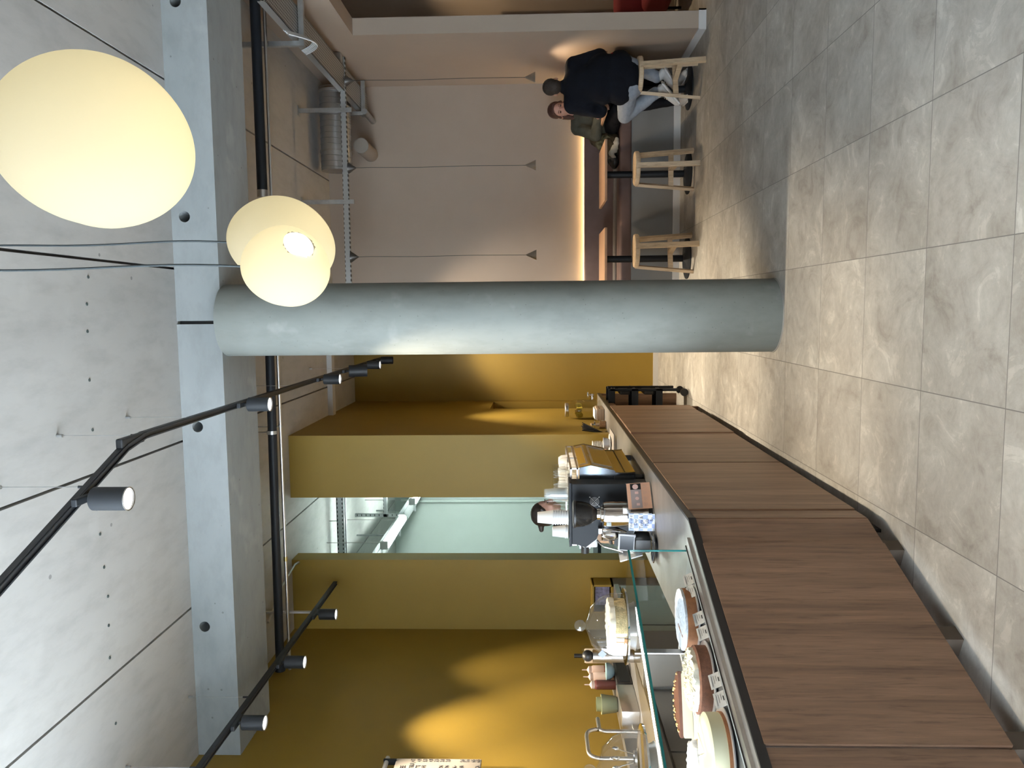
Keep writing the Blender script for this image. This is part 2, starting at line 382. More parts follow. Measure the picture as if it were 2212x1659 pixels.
# right wall with the wide opening
struct('wall_right', MB().bb(2.65, 2.81, 7.74, 9.48, 0, ZC).bb(2.65, 2.81, 3.4, 7.74, 3.39, ZC).bb(2.65, 2.81, 2.6, 3.4, 0, ZC), M_BEIGE)
struct('baseboard_right', MB().bb(2.635, 2.65, 7.725, 9.48, 0, .07).bb(2.65, 2.825, 7.725, 7.74, 0, .07).bb(2.81, 2.825, 7.725, 9.48, 0, .07), M_BASEB)
struct('wall_next_room', MB().bb(6.9, 7.1, 2.6, 9.5, 0, ZC).bb(2.81, 7, 2.5, 2.6, 0, ZC), M_BEIGE)
# front facade: window wall behind the photographer
fr = MB().bb(-3.37, 7, -3.15, -3.0, 0, .3).bb(-3.37, 7, -3.15, -3.0, 3.9, ZC).bb(-1.8, 7, -3.15, -3.0, .3, 3.9).bb(-3.36, -3.24, -3.15, -3.0, .3, 3.9)
tag(MB().bb(-3.24, -1.8, -3.08, -3.07, .3, 3.9).build('window_2', M_PANE), kind='structure')
struct('wall_front', fr, M_BEIGE)
tag(MB().bb(-3.3, -3.29, -2.6, 3.6, .35, 3.9).build('window_1', M_PANE), kind='structure')
struct('wall_right_front', MB().bb(7, 7.1, -3.1, 2.6, 0, ZC), M_BEIGE)
# kitchen behind the opening
struct('wall_kitchen_back', MB().bb(-5.2, -1.3, 13.2, 13.4, 0, ZC), M_WHITEP)
kw = MB().bb(-4.6, -4.5, 7.78, 13.2, 0, ZC)
struct('wall_kitchen_left', kw, M_WHITEP)
struct('wall_kitchen_right', MB().bb(-1.9, -1.87, 10.5, 13.2, 0, ZC).bb(-1.9, -1.875, 7.75, 10.5, 0, ZC), M_WHITEP)
struct('wall_kitchen_front', MB().bb(-4.6, -2.52, 7.78, 7.8, 0, ZC), M_WHITEP)

# ------------------------------------------------------------------ spot lights
def spot(parent, loc, tgt, power, col=(1, .83, .6), size=60, blend=.7, rad=.03, name='lamp_light'):
    l = bpy.data.lights.new(name, 'SPOT'); l.energy = power; l.color = col; l.spot_size = math.radians(size); l.spot_blend = blend; l.shadow_soft_size = rad
    o = bpy.data.objects.new(name, l); COL.objects.link(o); o.parent = parent; o.location = loc
    d = (Vector(tgt)-Vector(loc)); o.rotation_euler = d.to_track_quat('-Z', 'Y').to_euler(); return o
def track(name, pts, label):
    t = thing('lighting_track', label, 'light track', (pts[0][0], pts[0][1], 3.66)); o0 = Vector((pts[0][0], pts[0][1], 3.66))
    for a, b in zip(pts[:-1], pts[1:]):
        mb = MB(); A = Vector((a[0], a[1], 3.67))-o0; B = Vector((b[0], b[1], 3.67))-o0
        mb.bar(A, B, .038, .03)
        mb.build('rail', M_TRACK, t)
        # the groove lips on the underside
        g = MB(); dv = (B-A).normalized(); sd = Vector((-dv.y, dv.x, 0))
        for s in (-1, 1): g.bar(A+sd*.013*s+Vector((0, 0, -.018)), B+sd*.013*s+Vector((0, 0, -.018)), .008, .008)
        g.build('groove_lip', M_TRACK, t)
    return t, o0
d2 = Vector((-.363, -.932, 0)); n2 = Vector((-.932, .363, 0))
bend = Vector((-.63, 3.80, 0)); far1 = Vector((-.63, 10.2, 0)); near1 = bend + d2*2.6
t1, o1 = track('t', [tuple(near1), tuple(bend + d2*.09), (-.63, 3.9), tuple(far1)], 'bent black lighting track hung over the bar front')
MB().rbox((bend + d2*.02 - o1 + Vector((0, 0, 3.67))), (.05, .22, .036), .008, M=None).build('corner_joint', M_TRACK, t1)
t2, o2 = track('t', [(-2.72, 1.2), (-2.72, 7.5)], 'straight black lighting track hung beside the mustard wall')
def wires(t, o0, pts):
    for x, y in pts:
        MB().cyl(Vector((x, y, 3.69))-o0, Vector((x, y, ZC))-o0, .0018, n=6).build('hanging_wire', M_GALV, t)
        MB().cyl(Vector((x, y, ZC-.03))-o0, Vector((x, y, ZC))-o0, .009, n=10).build('ceiling_anchor', M_GALV, t)
        MB().cyl(Vector((x, y, 3.685))-o0, Vector((x, y, 3.73))-o0, .007, n=8).build('wire_grip', M_TRACK, t)
wires(t1, o1, [(-.63, 4.58), (-.63, 3.9), (-.79, 3.42), (-.63, 6.5), (-.63, 8.4)])
wires(t2, o2, [(-2.72, 4.35), (-2.72, 5.2), (-2.72, 2.4)])
MB().bar(Vector((-2.72, 6.75, 3.69))-o2, Vector((-2.72, 6.75, ZC))-o2, .03, .015).build('ceiling_strut', M_WHITE, t2)
def track_spot(x, y, label, tgt, power, size=70, r=.048, h=.15, tilt=None, lit=True, rz=0, col=(1, .84, .62)):
    t = thing('track_spotlight', label, 'spotlight', (x, y, 3.652), rz, 'black track spotlights')
    MB().rbox((0, 0, -.012), (.034, .17, .028), .005).build('adapter', M_TRACK, t)
    MB().cyl((0, 0, -.02), (0, 0, -.06), .01, n=10).build('stem', M_TRACK, t)
    dirv = Vector((0, 0, -1)) if tilt is None else Vector(tilt).normalized()
    c0 = Vector((0, 0, -.05)); M = Matrix.Translation(c0) @ dirv.to_track_quat('Z', 'Y').to_matrix().to_4x4()
    MB().lathe([(.0, 0), (r-.004, 0), (r, .004), (r, h), (r-.004, h), (r-.005, h-.014), (0, h-.02)], 32, M).build('housing', M_TRACK, t, smooth=40)
    if lit:
        MB().lathe([(0, h-.011), (r-.006, h-.011), (r-.006, h-.007), (0, h-.007)], 32, M).build('lens', M_GLOW, t, smooth=40)
        MB().lathe([(r-.003, h-.002), (r+.001, h-.002), (r+.001, h+.002), (r-.003, h+.002)], 32, M).build('trim_ring', M_STEEL, t, smooth=40)
    if power:
        spot(t, c0+dirv*(h+.01), Vector(tgt)-Vector((x, y, 3.652)) if not rz else c0+dirv*2, power, size=size, col=col)
    return t
WARM = (1, .78, .5)
p = bend + d2*.52
track_spot(p.x, p.y, 'largest and nearest black track spotlight over the bar, left of the bend', (p.x, p.y, 0), 250, 62, r=.052, h=.16)
track_spot(-.63, 5.2, 'lit black track spotlight in front of the concrete beam', (-.63, 5.2, 0), 360, 60)
track_spot(-.63, 7.1, 'lit black track spotlight behind the column top, just past the steel pipe', (-.63, 7.08, 0), 600, 58)
track_spot(-.63, 8.05, 'unlit looking larger black spotlight turned to the far mustard wall', (.0, 10.49, 1.4), 150, 62, r=.062, h=.19, tilt=(0, .25, -1), lit=False)
track_spot(-.63, 8.95, 'small lit black spotlight half hidden behind the larger turned one', (-.63, 8.95, 0), 560, 66)
track_spot(-.63, 9.75, 'last black spotlight on the bar track, beside the column edge', (-.5, 10.3, 0), 190, 66, lit=False)
track_spot(-2.72, 6.7, 'farthest lit spotlight on the track beside the mustard wall', (-2.72, 6.6, 0), 260, 55)
track_spot(-2.72, 5.75, 'middle lit spotlight on the track beside the mustard wall', (-2.80, 5.5, 0), 520, 66)
track_spot(-2.72, 4.86, 'nearest lit spotlight on the track beside the mustard wall', (-2.80, 4.6, 0), 420, 66)
track_spot(-2.72, 3.9, 'lit spotlight on the wall side track, just out of the photo', (-2.78, 3.9, 0), 420, 66)
track_spot(-2.72, 2.6, 'lit spotlight on the wall side track, above the sink end', (-2.76, 2.6, 0), 200, 66)

# ------------------------------------------------------------------ globe lamps
def shade_mat():
    m = bpy.data.materials.new('opal lamp shade'); m.use_nodes = True; nt = m.node_tree; nt.nodes.clear()
    o = nt.nodes.new('ShaderNodeOutputMaterial'); tr = nt.nodes.new('ShaderNodeBsdfTranslucent'); tr.inputs[0].default_value = (.93, .86, .66, 1)
    df = nt.nodes.new('ShaderNodeBsdfDiffuse'); df.inputs[0].default_value = (.45, .42, .34, 1); mx = nt.nodes.new('ShaderNodeMixShader'); mx.inputs[0].default_value = .3
    em = nt.nodes.new('ShaderNodeEmission'); em.inputs[0].default_value = (1, .87, .58, 1); em.inputs[1].default_value = .07; ad = nt.nodes.new('ShaderNodeAddShader')
    nt.links.new(tr.outputs[0], mx.inputs[1]); nt.links.new(df.outputs[0], mx.inputs[2]); nt.links.new(mx.outputs[0], ad.inputs[0]); nt.links.new(em.outputs[0], ad.inputs[1]); nt.links.new(ad.outputs[0], o.inputs[0])
    return m
M_SHADE = shade_mat()
def globe(loc, r, label, M, cord, hole, power, bulb=(0, 0, -.06)):
    t = thing('pendant_lamp', label, 'lamp', loc, 0, None)
    bm = bmesh.new(); bmesh.ops.create_uvsphere(bm, u_segments=72, v_segments=48, radius=1)
    for v in bm.verts:
        c = v.co.copy(); k = 1+.045*math.sin(2.1*math.atan2(c.y, c.x)+.6)*(1-c.z*c.z)+.05*c.z*c.x
        # flatter pebble outline
        q = Vector((c.x*r[0]*k, c.y*r[1]*k, c.z*r[2]*(1-.06*c.x)))
        v.co = M @ q
    if hole:
        hd = Vector(hole[0]).normalized()
        kill = [v for v in bm.verts if v.co.normalized().dot(hd) > math.cos(hole[1])]
        bmesh.ops.delete(bm, geom=kill, context='VERTS')
    me = bpy.data.meshes.new('shade'); bm.to_mesh(me); bm.free(); me.materials.append(M_SHADE)
    me.polygons.foreach_set('use_smooth', [True]*len(me.polygons)); s = bpy.data.objects.new('shade', me); COL.objects.link(s); s.parent = t
    MB().ell(bulb, (.035, .035, .045)).build('bulb', mat('bulb glow', (1, 1, 1), .5, emis=(1, .85, .6), estr=7), t, smooth=60)
    l = bpy.data.lights.new('lamp_light', 'POINT'); l.energy = power; l.color = (1, .83, .5); l.shadow_soft_size = .07
    o = bpy.data.objects.new('lamp_light', l); COL.objects.link(o); o.parent = t; o.location = (bulb[0], bulb[1], bulb[2])
    if hole:
        hd = Vector(hole[0]).normalized(); rr = sum(r)/3; ra = rr*math.sin(hole[1])*1.06
        MB().lathe([(0, 0), (ra*.9, -.004), (ra, -.012), (ra*.9, -.014), (0, -.012)], 40, Matrix.Translation(hd*rr*math.cos(hole[1])*1.0) @ hd.to_track_quat('Z', 'Y').to_matrix().to_4x4()).build('opening_glow_disc', mat('opening glow', (1, 1, 1), .5, emis=(1, .95, .82), estr=1.6), t, smooth=60)  # emissive disc added in the hole, stands in for the lit inside of the shade
    pts = []; h = ZC-loc[2]
    zt = r[2]*.98
    for i in range(15):
        u = i/14; pts.append((cord[0]*(1-u)+.012*math.sin(u*7)*(1-u), .006*math.sin(u*5), zt-.01+(h-zt)*u))
    MB().tube(pts, .0045, 8).build('cable', M_CORD, t, smooth=60)
    MB().cyl((0, 0, h-.03), (0, 0, h), .05, n=24).build('ceiling_canopy', M_BLACKM, t, smooth=40)
    return t
globe((.484, 2.2, 2.872), (.232, .23, .272), 'largest glowing cream lamp shade, hanging nearest the camera', Matrix.Rotation(.22, 3, 'Y'), (0, 0), None, .30, (0, 0, -.13))
globe((.303, 3.42, 2.748), (.192, .19, .235), 'glowing cream pebble lamp partly hidden behind the smallest one', Matrix.Rotation(.25, 3, 'Y'), (0, 0), None, .17, (.0, 0, -.09))
globe((.168, 2.9, 2.567), (.146, .145, .163), 'smallest glowing cream lamp with a bright opening low on its side', Matrix.Rotation(.12, 3, 'Y'), (0, 0), ((.62, -.70, -.66), .36), .07, (.0, 0, -.03))

# ------------------------------------------------------------------ ceiling services
t = thing('black_pipe', 'long black pipe hung under the ceiling behind the beam', 'pipe', (0, 6.6, 3.925))
MB().cyl((-3.2, 0, .02), (.1, 0, 0), .038, n=20).build('pipe_run', M_BLACKM, t, smooth=40)
MB().cyl((-3.12, 0, .02), (-3.2, 0, .02), .046, n=20).build('end_collar', M_BLACKM, t, smooth=40)
MB().cyl((-1.06, 0, .01), (-1.03, 0, .01), .045, n=20).cyl((-1.045, 0, .04), (-1.045, 0, .195), .005, n=8).build('pipe_clamp', M_GALV, t, smooth=40)
t = thing('black_duct', 'black duct pipe ending behind the middle cream lamp', 'pipe', (0, 6.6, 3.935))
MB().cyl((.98, 0, 0), (5, 0, 0), .042, n=20).build('pipe_run', M_BLACKM, t, smooth=40)
MB().cyl((.96, 0, 0), (1.02, 0, 0), .044, n=20).build('steel_end_cap', M_STEEL, t, smooth=40)
t = thing('steel_pipe', 'thin shiny steel pipe running beside the black pipe', 'pipe', (0, 6.62, 3.865))
MB().cyl((-3.2, 0, 0), (5, 0, 0), .014, n=16).build('pipe_run', M_STEEL, t, smooth=40)
MB().cyl((-1.0, 0, 0), (-.985, 0, 0), .02, n=16).cyl((-1.0, 0, .0), (-1.0, 0, .25), .004, n=6).build('pipe_clamp', M_GALV, t, smooth=40)
MB().cyl((-2.2, 0, 0), (-2.16, 0, 0), .018, n=16).build('brass_coupling', mat('brass', (.5, .42, .2), .3, 1), t, smooth=40)
# conduit from pipe to wall
tag(MB().tube([(-2.78, 6.66, 4.06), (-2.6, 7.1, 4.07), (-2.53, 7.5, 4.07), (-2.52, 7.62, 4.03)], .012).build('thin_conduit', M_STEEL, smooth=60), 'thin conduit running along the ceiling to the corner of the kitchen opening', 'pipe')
# slotted rail with hangers
def slotted(mb, x0, x1, y, z, w=.04, h=.04):
    mb.bb(x0, x1, y-w/2, y+w/2, z-h/2, z+h/2)
t = thing('mounting_rail', 'galvanised slotted rail carrying the three cone pendants', 'rail', (0, 8.35, 3.645))
MB().bb(.13, 2.64, -.02, .02, -.03, .03).build('rail', M_SLOT, t)
for x in (1.15, 2.095):
    MB().bb(x-.022, x+.022, -.045, -.02, -.09, ZC-3.645).bb(x-.05, x+.05, -.06, .0, ZC-3.645-.01, ZC-3.645).build('hanger_strut', M_GALV, t)
# cable ladder on the right
t = thing('cable_tray', 'perforated grey cable tray running under the ceiling along the right wall', 'cable tray', (2.42, 0, 3.66))
MB().bb(-.13, .13, 5.95, 9.45, -.035, -.03).bb(-.13, -.125, 5.95, 9.45, -.035, .03).bb(.125, .13, 5.95, 9.45, -.035, .03).build('tray', M_PERF, t)
for y in (6.75, 9.1):
    MB().bb(-.19, .19, y-.02, y+.02, -.085, -.04).bb(-.19, -.15, y-.02, y+.02, -.04, .45).build('support_bracket', M_GALV, t)
mb = MB()
for k in range(5): mb.tube([(-.16-.008*k, 6.45+.5*u, .0-.16*math.sin(PI*u)-.01*k) for u in [i/10 for i in range(11)]], .006, 6)
mb.build('white_cable_bundle', M_WHITE, t, smooth=60)
MB().bb(.13, .225, 8.2, 8.3, -.03, .1).build('wall_bracket', M_GALV, t)
# spiral duct
t = thing('spiral_duct', 'shiny ribbed spiral duct above the pendant rail', 'duct', (0, 8.9, 3.875))
pr = []
MB().cyl((1.57, 0, 0), (2.45, 0, 0), .17, n=40).build('duct', mat('spiral duct', (.62, .63, .64), .3, 1, noise=.1, nscale=6), t, smooth=40)
rb = MB()
for i in range(15): rb.lathe([(.17, -.004), (.175, 0), (.17, .004)], 40, Matrix.Translation((1.6+i*.062, 0, 0)) @ rotm('Y', PI/2+.06))
rb.build('seams', M_GALV, t, smooth=40)
for x in (1.78, 2.43): MB().lathe([(.172, -.012), (.18, -.012), (.18, .012), (.172, .012)], 40, Matrix.Translation((x, 0, 0)) @ rotm('Y', PI/2)).build('clamp_ring', M_STEEL, t, smooth=40)
MB().cyl((1.86, .05, -.27), (1.86, .6, -.27), .085, n=28).build('branch_pipe', mat('duct taupe', (.3, .27, .24), .5, .3), t, smooth=40)
tag(MB().cyl((2.25, 9.0, 3.57), (2.25, 9.48, 3.57), .035, n=20).build('wall_pipe', M_GALV, smooth=40), 'short grey pipe entering the taupe wall under the cable tray', 'pipe')
tag(MB().bb(-1.24, .12, 9.1, 9.22, 4.06, ZC).build('cable_duct', M_WHITE), 'white plastic cable duct crossing the ceiling between pillar and column', 'cable duct')

# cone pendants
def pendant(x, label):
    t = thing('cone_pendant', label, 'lamp', (x, 8.35, 0), 0, 'brushed cone pendants over the tables')
    MB().lathe([(.006, 1.735), (.052, 1.632), (.056, 1.628), (.05, 1.63), (.004, 1.72)], 32).build('cone_shade', M_STEEL, t, smooth=40)
    MB().tube([(0, 0, 1.73), (.004, 0, 2.3), (-.004, 0, 2.9), (.003, 0, 3.4), (0, 0, 3.55)], .0028, 6).build('cable', M_CORD, t, smooth=60)
    MB().lathe([(.004, 3.53), (.058, 3.612), (.058, 3.615), (0, 3.615)], 32).build('cone_canopy', mat('dark metal', (.12, .12, .12), .4, .8), t, smooth=40)
    MB().lathe([(0, 1.652), (.03, 1.652), (.03, 1.656), (0, 1.656)], 20).build('bulb', M_GLOW, t)
    spot(t, (0, 0, 1.64), (0.0, 0.0, 0), 26, (1, .75, .48), size=120, blend=.8, rad=.02)
    return t
pendant(2.40, 'cone pendant nearest the right wall, above the seated man')
pendant(1.505, 'middle cone pendant, above the table with a free stool')
pendant(.572, 'cone pendant nearest the concrete column')

# ------------------------------------------------------------------ bench along the back wall
t = thing('bench_seat', 'long brown upholstered wall bench on a grey base with white skirting', 'bench', (1.38, 9.0, 0))
MB().bb(-1.26, 1.26, .02, .47, .07, .545).build('base_panel', M_GREYP, t)
MB().bb(-1.26, 1.26, 0, .02, 0, .075).build('skirting', M_BASEB, t)
MB().rbox((0, .225, .61), (2.52, .45, .135), .03, 3).build('seat_cushion', M_UPH, t, smooth=40)
MB().rbox((0, .40, .875), (2.52, .085, .36), .025, 3).build('back_cushion', M_UPH, t, smooth=40)
MB().rbox((0, .37, .695), (2.5, .09, .05), .02).build('rear_bolster', M_UPH2, t, smooth=40)
MB().bb(-1.26, 1.26, .452, .468, 1.02, 1.03).build('light_strip', mat('bench led', (1, 1, 1), .5, emis=(1, .68, .3), estr=75), t)

# ------------------------------------------------------------------ tables and stools
def make_table(x, label):
    t = thing('bistro_table', label, 'table', (x, 8.62, 0), 0, 'oak tables in front of the bench')
    MB().rbox((0, 0, .9), (.62, .74, .026), .004).build('tabletop', M_TABLE, t)
    MB().rbox((0, 0, .884), (.3, .3, .014), .004).build('mounting_plate', M_BLACKM, t)
    MB().cyl((0, -.05, .02), (0, -.05, .885), .037, n=24).build('column_leg', M_BLACKM, t, smooth=40)
    MB().lathe([(0, 0), (.225, 0), (.225, .01), (.2, .018), (.06, .03), (.038, .05)], 48, c=(0, -.1, 0)).build('round_base', M_BLACKM, t, smooth=40)
    return t
tb = make_table(1.43, 'oak pedestal table between the bag on the bench and an empty stool')
dup(tb, (.53, 8.62, 0), 0, 'oak pedestal table cut off by the concrete column')
dup(tb, (2.31, 8.62, 0), 0, 'oak pedestal table at which the man and woman sit')
def make_stool(label, loc, rz):
    t = thing('bar_stool', label, 'stool', loc, rz, 'light oak three-legged stools')
    MB().lathe([(0, .625), (.165, .625), (.172, .615), (.172, .588), (.165, .58), (0, .58)], 48).build('seat', M_OAK, t, smooth=40)
    for i in range(3):
        a = -PI/2 + i*2*PI/3; u = Vector((math.cos(a), math.sin(a), 0))
        MB().bar(u*.225, u*.166+Vector((0, 0, .606)), .05, .03, up=tuple(u)).build('leg', M_OAK, t)
    # T shaped stretcher
    a0 = [-PI/2+i*2*PI/3 for i in range(3)]; P3 = [Vector((math.cos(a), math.sin(a), 0))*.203+Vector((0, 0, .235)) for a in a0]
    mid = (P3[1]+P3[2])/2
    MB().bar(P3[1], P3[2], .022, .05).build('stretcher', M_OAK, t)
    MB().bar(P3[0], mid, .022, .05).build('stretcher', M_OAK, t)
    return t
st = make_stool('empty oak stool in front of the middle table', (1.415, 8.13, 0), .02)
dup(st, (.585, 8.13, 0), .22, 'empty oak stool closest to the concrete column')
ms = dup(st, (2.285, 7.93, 0), .3, 'oak stool the man in dark clothes is sitting on')

# ------------------------------------------------------------------ bar counter
B0 = Vector((-1.0, 3.63, 0)); DA = math.atan2(-.932, -.363)
def c2(s, t_, z=0): return Vector((B0.x+d2.x*s+n2.x*t_, B0.y+d2.y*s+n2.y*t_, z))
t = thing('bar_counter', 'angled bar counter faced with walnut panels under a steel worktop', 'counter', (0, 0, 0))
q = [c2(2.1, 0), c2(2.1, .62), (-1.62, 3.74, 0), (-1.62, 9.13, 0), (-1.0, 9.13, 0), (-1.0, 3.63, 0)]
MB().prism([(p[0], p[1]) for p in q], .9, .92).build('steel_worktop', M_STEELC, t)
MB().bb(-1.008, -.996, 3.632, 9.135, .885, .921).build('dark_edge_strip', M_DARKEDGE, t)
MB().bb(0, 2.1, -.004, .008, .885, .921, Matrix.Translation(B0) @ rotm('Z', DA)).build('dark_edge_strip', M_DARKEDGE, t)
CM = Matrix.Translation(B0) @ rotm('Z', DA)   # local: x along the near leg, -y towards the staff side
js = [(3.778, 4.93), (4.95, 6.095), (6.115, 7.265), (7.285, 7.515), (7.535, 7.9)]
for a, b in js:
    MB().bb(-1.022, -.99+(.008 if a in (3.78, 6.115) else 0), a, b, .08, .888).build('front_panel', M_WALNUT, t)
MB().bb(-1.022, -.996, 3.635, 3.765, .08, .888).build('front_panel', M_WALNUT, t)
for y in (3.7715, 4.9425, 6.1075, 7.2775, 7.5275): MB().bb(-1.03, -.9985, y-.012, y+.004, .08, .888).build('joint_strip', M_DARKEDGE, t)
MB().bb(.004, .19, -.02, .004, .08, .888, CM).build('front_panel', M_WALNUT, t)
MB().bb(.196, 1.243, -.02, .012, .08, .888, CM).build('front_panel', M_WALNUT, t)
MB().bb(1.252, 2.1, -.02, .004, .08, .888, CM).build('front_panel', M_WALNUT, t)
MB().bb(-1.6, -1.0, 9.085, 9.125, 0, .898).build('end_panel', M_WALNUT, t)
MB().bb(-1.6, -1.575, 7.9, 9.09, .0, .898).build('bay_back_panel', M_WALNUT, t)
MB().bb(-1.6, -1.0, 7.87, 7.9, .0, .898).build('bay_side_panel', M_WALNUT, t)
MB().bb(-1.05, -1.02, 7.9, 9.09, .80, .898).build('bay_rail', M_WALNUT, t)
MB().bb(-1.075, -1.06, 3.66, 7.87, 0, .09).build('toe_kick', M_BLACK, t)
MB().bb(.02, 2.1, -.16, -.13, 0, .12, CM).build('toe_kick', mat('dark walnut plinth', (.06, .03, .022), .6), t)
for s in (.19, .725, 1.21, 1.72): MB().bb(s-.035, s+.035, -.09, -.005, 0, .085, CM).build('foot', mat('brown foot', (.075, .055, .04), .6), t)
MB().bb(-1.6, -1.05, 3.9, 7.85, .1, .14).bb(-1.6, -1.05, 3.9, 7.85, .5, .53).build('inner_shelf', M_GREYP, t)

# tray trolley parked in the bay
t = thing('tray_trolley', 'black three-tier service trolley parked at the far end of the bar', 'trolley', (-1.08, 8.5, 0))
for x in (-.2, .2):
    for y in (-.14, .14): MB().rbox((x, y, .48), (.03, .03, .73), .006).build('post', M_BLACKM, t)
for z in (.3, .56, .81):
    MB().bb(-.2, .2, -.15, .15, z-.012, z).bb(-.21, .21, -.155, -.145, z-.02, z+.05).bb(-.21, .21, .145, .155, z-.02, z+.05).build('shelf', M_BLACKM, t)
for z in (.42, .68): MB().rbox((.17, 0, z), (.05, .26, .11), .012).build('storage_tub', M_BLACK, t)
for x in (-.17, .17):
    for y in (-.13, .13):
        MB().cyl((x, y-.012, .045), (x, y+.012, .045), .042, n=20).build('castor', M_BLACK, t, smooth=40)
        MB().bar((x, y+.02, .045), (x-.02, y+.02, .11), .012, .01).build('castor_fork', M_CHROME, t)
mb = MB()
for z in (.35, .6, .8):
    for y in (-.14, .14): mb.ell((.218, y, z), (.006, .006, .006), n=8, m=6)
mb.build('rivets', M_CHROME, t, smooth=60)
tag(MB().lathe([(0, 0), (.03, 0), (.06, .018), (.056, .018), (.0, .004)], 28, c=(-.95, 8.42, .814)).build('saucer', M_CERAM, smooth=40), 'small white saucer left on top of the black trolley', 'saucer')

# ------------------------------------------------------------------ cake display case
V = thing('display_case', 'glass cake display case built into the near end of the bar', 'display case', tuple(B0), DA)
s0, s1 = .10, 2.0; tf = .1175; th = .415; zt = 1.21; zb = .921
MB().bb(s0, s1, -tf-.62, -tf+.01, zb, zb+.006).build('steel_floor', mat('case floor', (.5, .52, .53), .3, .9), V)
MB().bb(s0, s1, -tf, -tf+.006, zb, zt-.008).build('front_glass', M_GLASS, V)
MB().bb(s0, s1, -th, -tf+.006, zt-.008, zt).build('top_glass', M_GLASS, V)
MB().bb(s0-.006, s0, -th, -tf+.006, zb, zt-.008).build('end_glass', M_GLASS, V)
MB().bb(s0-.006, s1, -tf+.006, -tf+.008, zt-.009, zt+.001).build('green_glass_edge', M_TEAL, V)
MB().bb(s0-.008, s0-.006, -tf-.002, -tf+.007, zb, zt).bb(s0-.006, s1, -tf+.0061, -tf+.008, zb, zb+.004).build('green_glass_edge', M_TEAL, V)
MB().bb(s0+.25, s1, -.240, -.226, zt-.016, zt-.009).build('light_bar', mat('case led', (1, 1, 1), .5, emis=(.85, .95, 1), estr=12), V)
MB().bb(s0-.03, s1, -tf+.014, -tf+.062, zb-.002, zb+.012).build('steel_frame_strip', M_STEEL, V)
MB().bb(s0-.03, s1, -tf+.010, -tf+.016, zb, zb+.016).build('dark_gasket', M_DARKEDGE, V)
MB().bb(s0+.1, s1, -.62, -.60, zb, zb+.03).bb(s0, s1, -tf-.012, -tf-.002, zb, zb+.012).build('white_rail', mat('pale rail', (.6, .66, .66), .4), V)
MB().bb(s0+.32, s0+.345, -th, -th+.008, zb, zt-.008).bb(s0+.32, s0+.345, -th-.2, -th, zb, zb+.008).build('rear_bracket', M_STEEL, V)
# cakes
M_CREAM = mat('cream topping', (.78, .74, .62), .6, noise=.1, nscale=40, bump=1, bscale=90)
M_SPONGE = mat('yellow sponge', (.68, .52, .25), .8, noise=.25, nscale=70, bump=.6)
M_BROWNC = mat('baked crust', (.34, .14, .055), .7, noise=.25, nscale=30, bump=.5)
M_CHOC = mat('chocolate', (.13, .05, .03), .5, noise=.2, nscale=20)
M_SUGAR = mat('icing sugar', (.74, .78, .84), .9, noise=.2, nscale=60, bump=.6)
M_CHEESE = mat('cheesecake', (.78, .74, .52), .45, noise=.03, nscale=8)
def disc(r, z0, z1, n=64, wob=0., seed=1, cut_a=None, rough=0.):
    """cake layer with a slightly uneven rim and surface; cut_a=(a0,a1) leaves a wedge out"""
    rnd = random.Random(seed); mb = MB(); a0, a1 = cut_a if cut_a else (0, 2*PI)
    full = cut_a is None; N = n if full else n+1; v = []; R = [0, .25, .5, .75, .92, 1.]
    ph = [rnd.uniform(0, 6) for _ in range(6)]
    for i in range(N):
        a = a0+(a1-a0)*i/n; k = 1+wob*(math.sin(5*a+ph[0])+math.sin(11*a+ph[1])+.7*math.sin(23*a+ph[2]))
        for j, q_ in enumerate(R):
            zz = z1-(.12*(z1-z0) if j == 5 else 0)+(rnd.uniform(-rough, rough) if j else 0)
            v.append((r*q_*k*math.cos(a), r*q_*k*math.sin(a), zz))
        v.append((r*k*math.cos(a), r*k*math.sin(a), z0)); v.append((0, 0, z0))
    L = 8; f = []
    for i in range(N if full else N-1):
        j = (i+1) % N
        for k in range(L-1): f.append((i*L+k, j*L+k, j*L+k+1, i*L+k+1))
    if not full:
        f.append(tuple(range(L))); f.append(tuple((N-1)*L+k for k in range(L))[::-1])
    mb._add(v, f); return mb
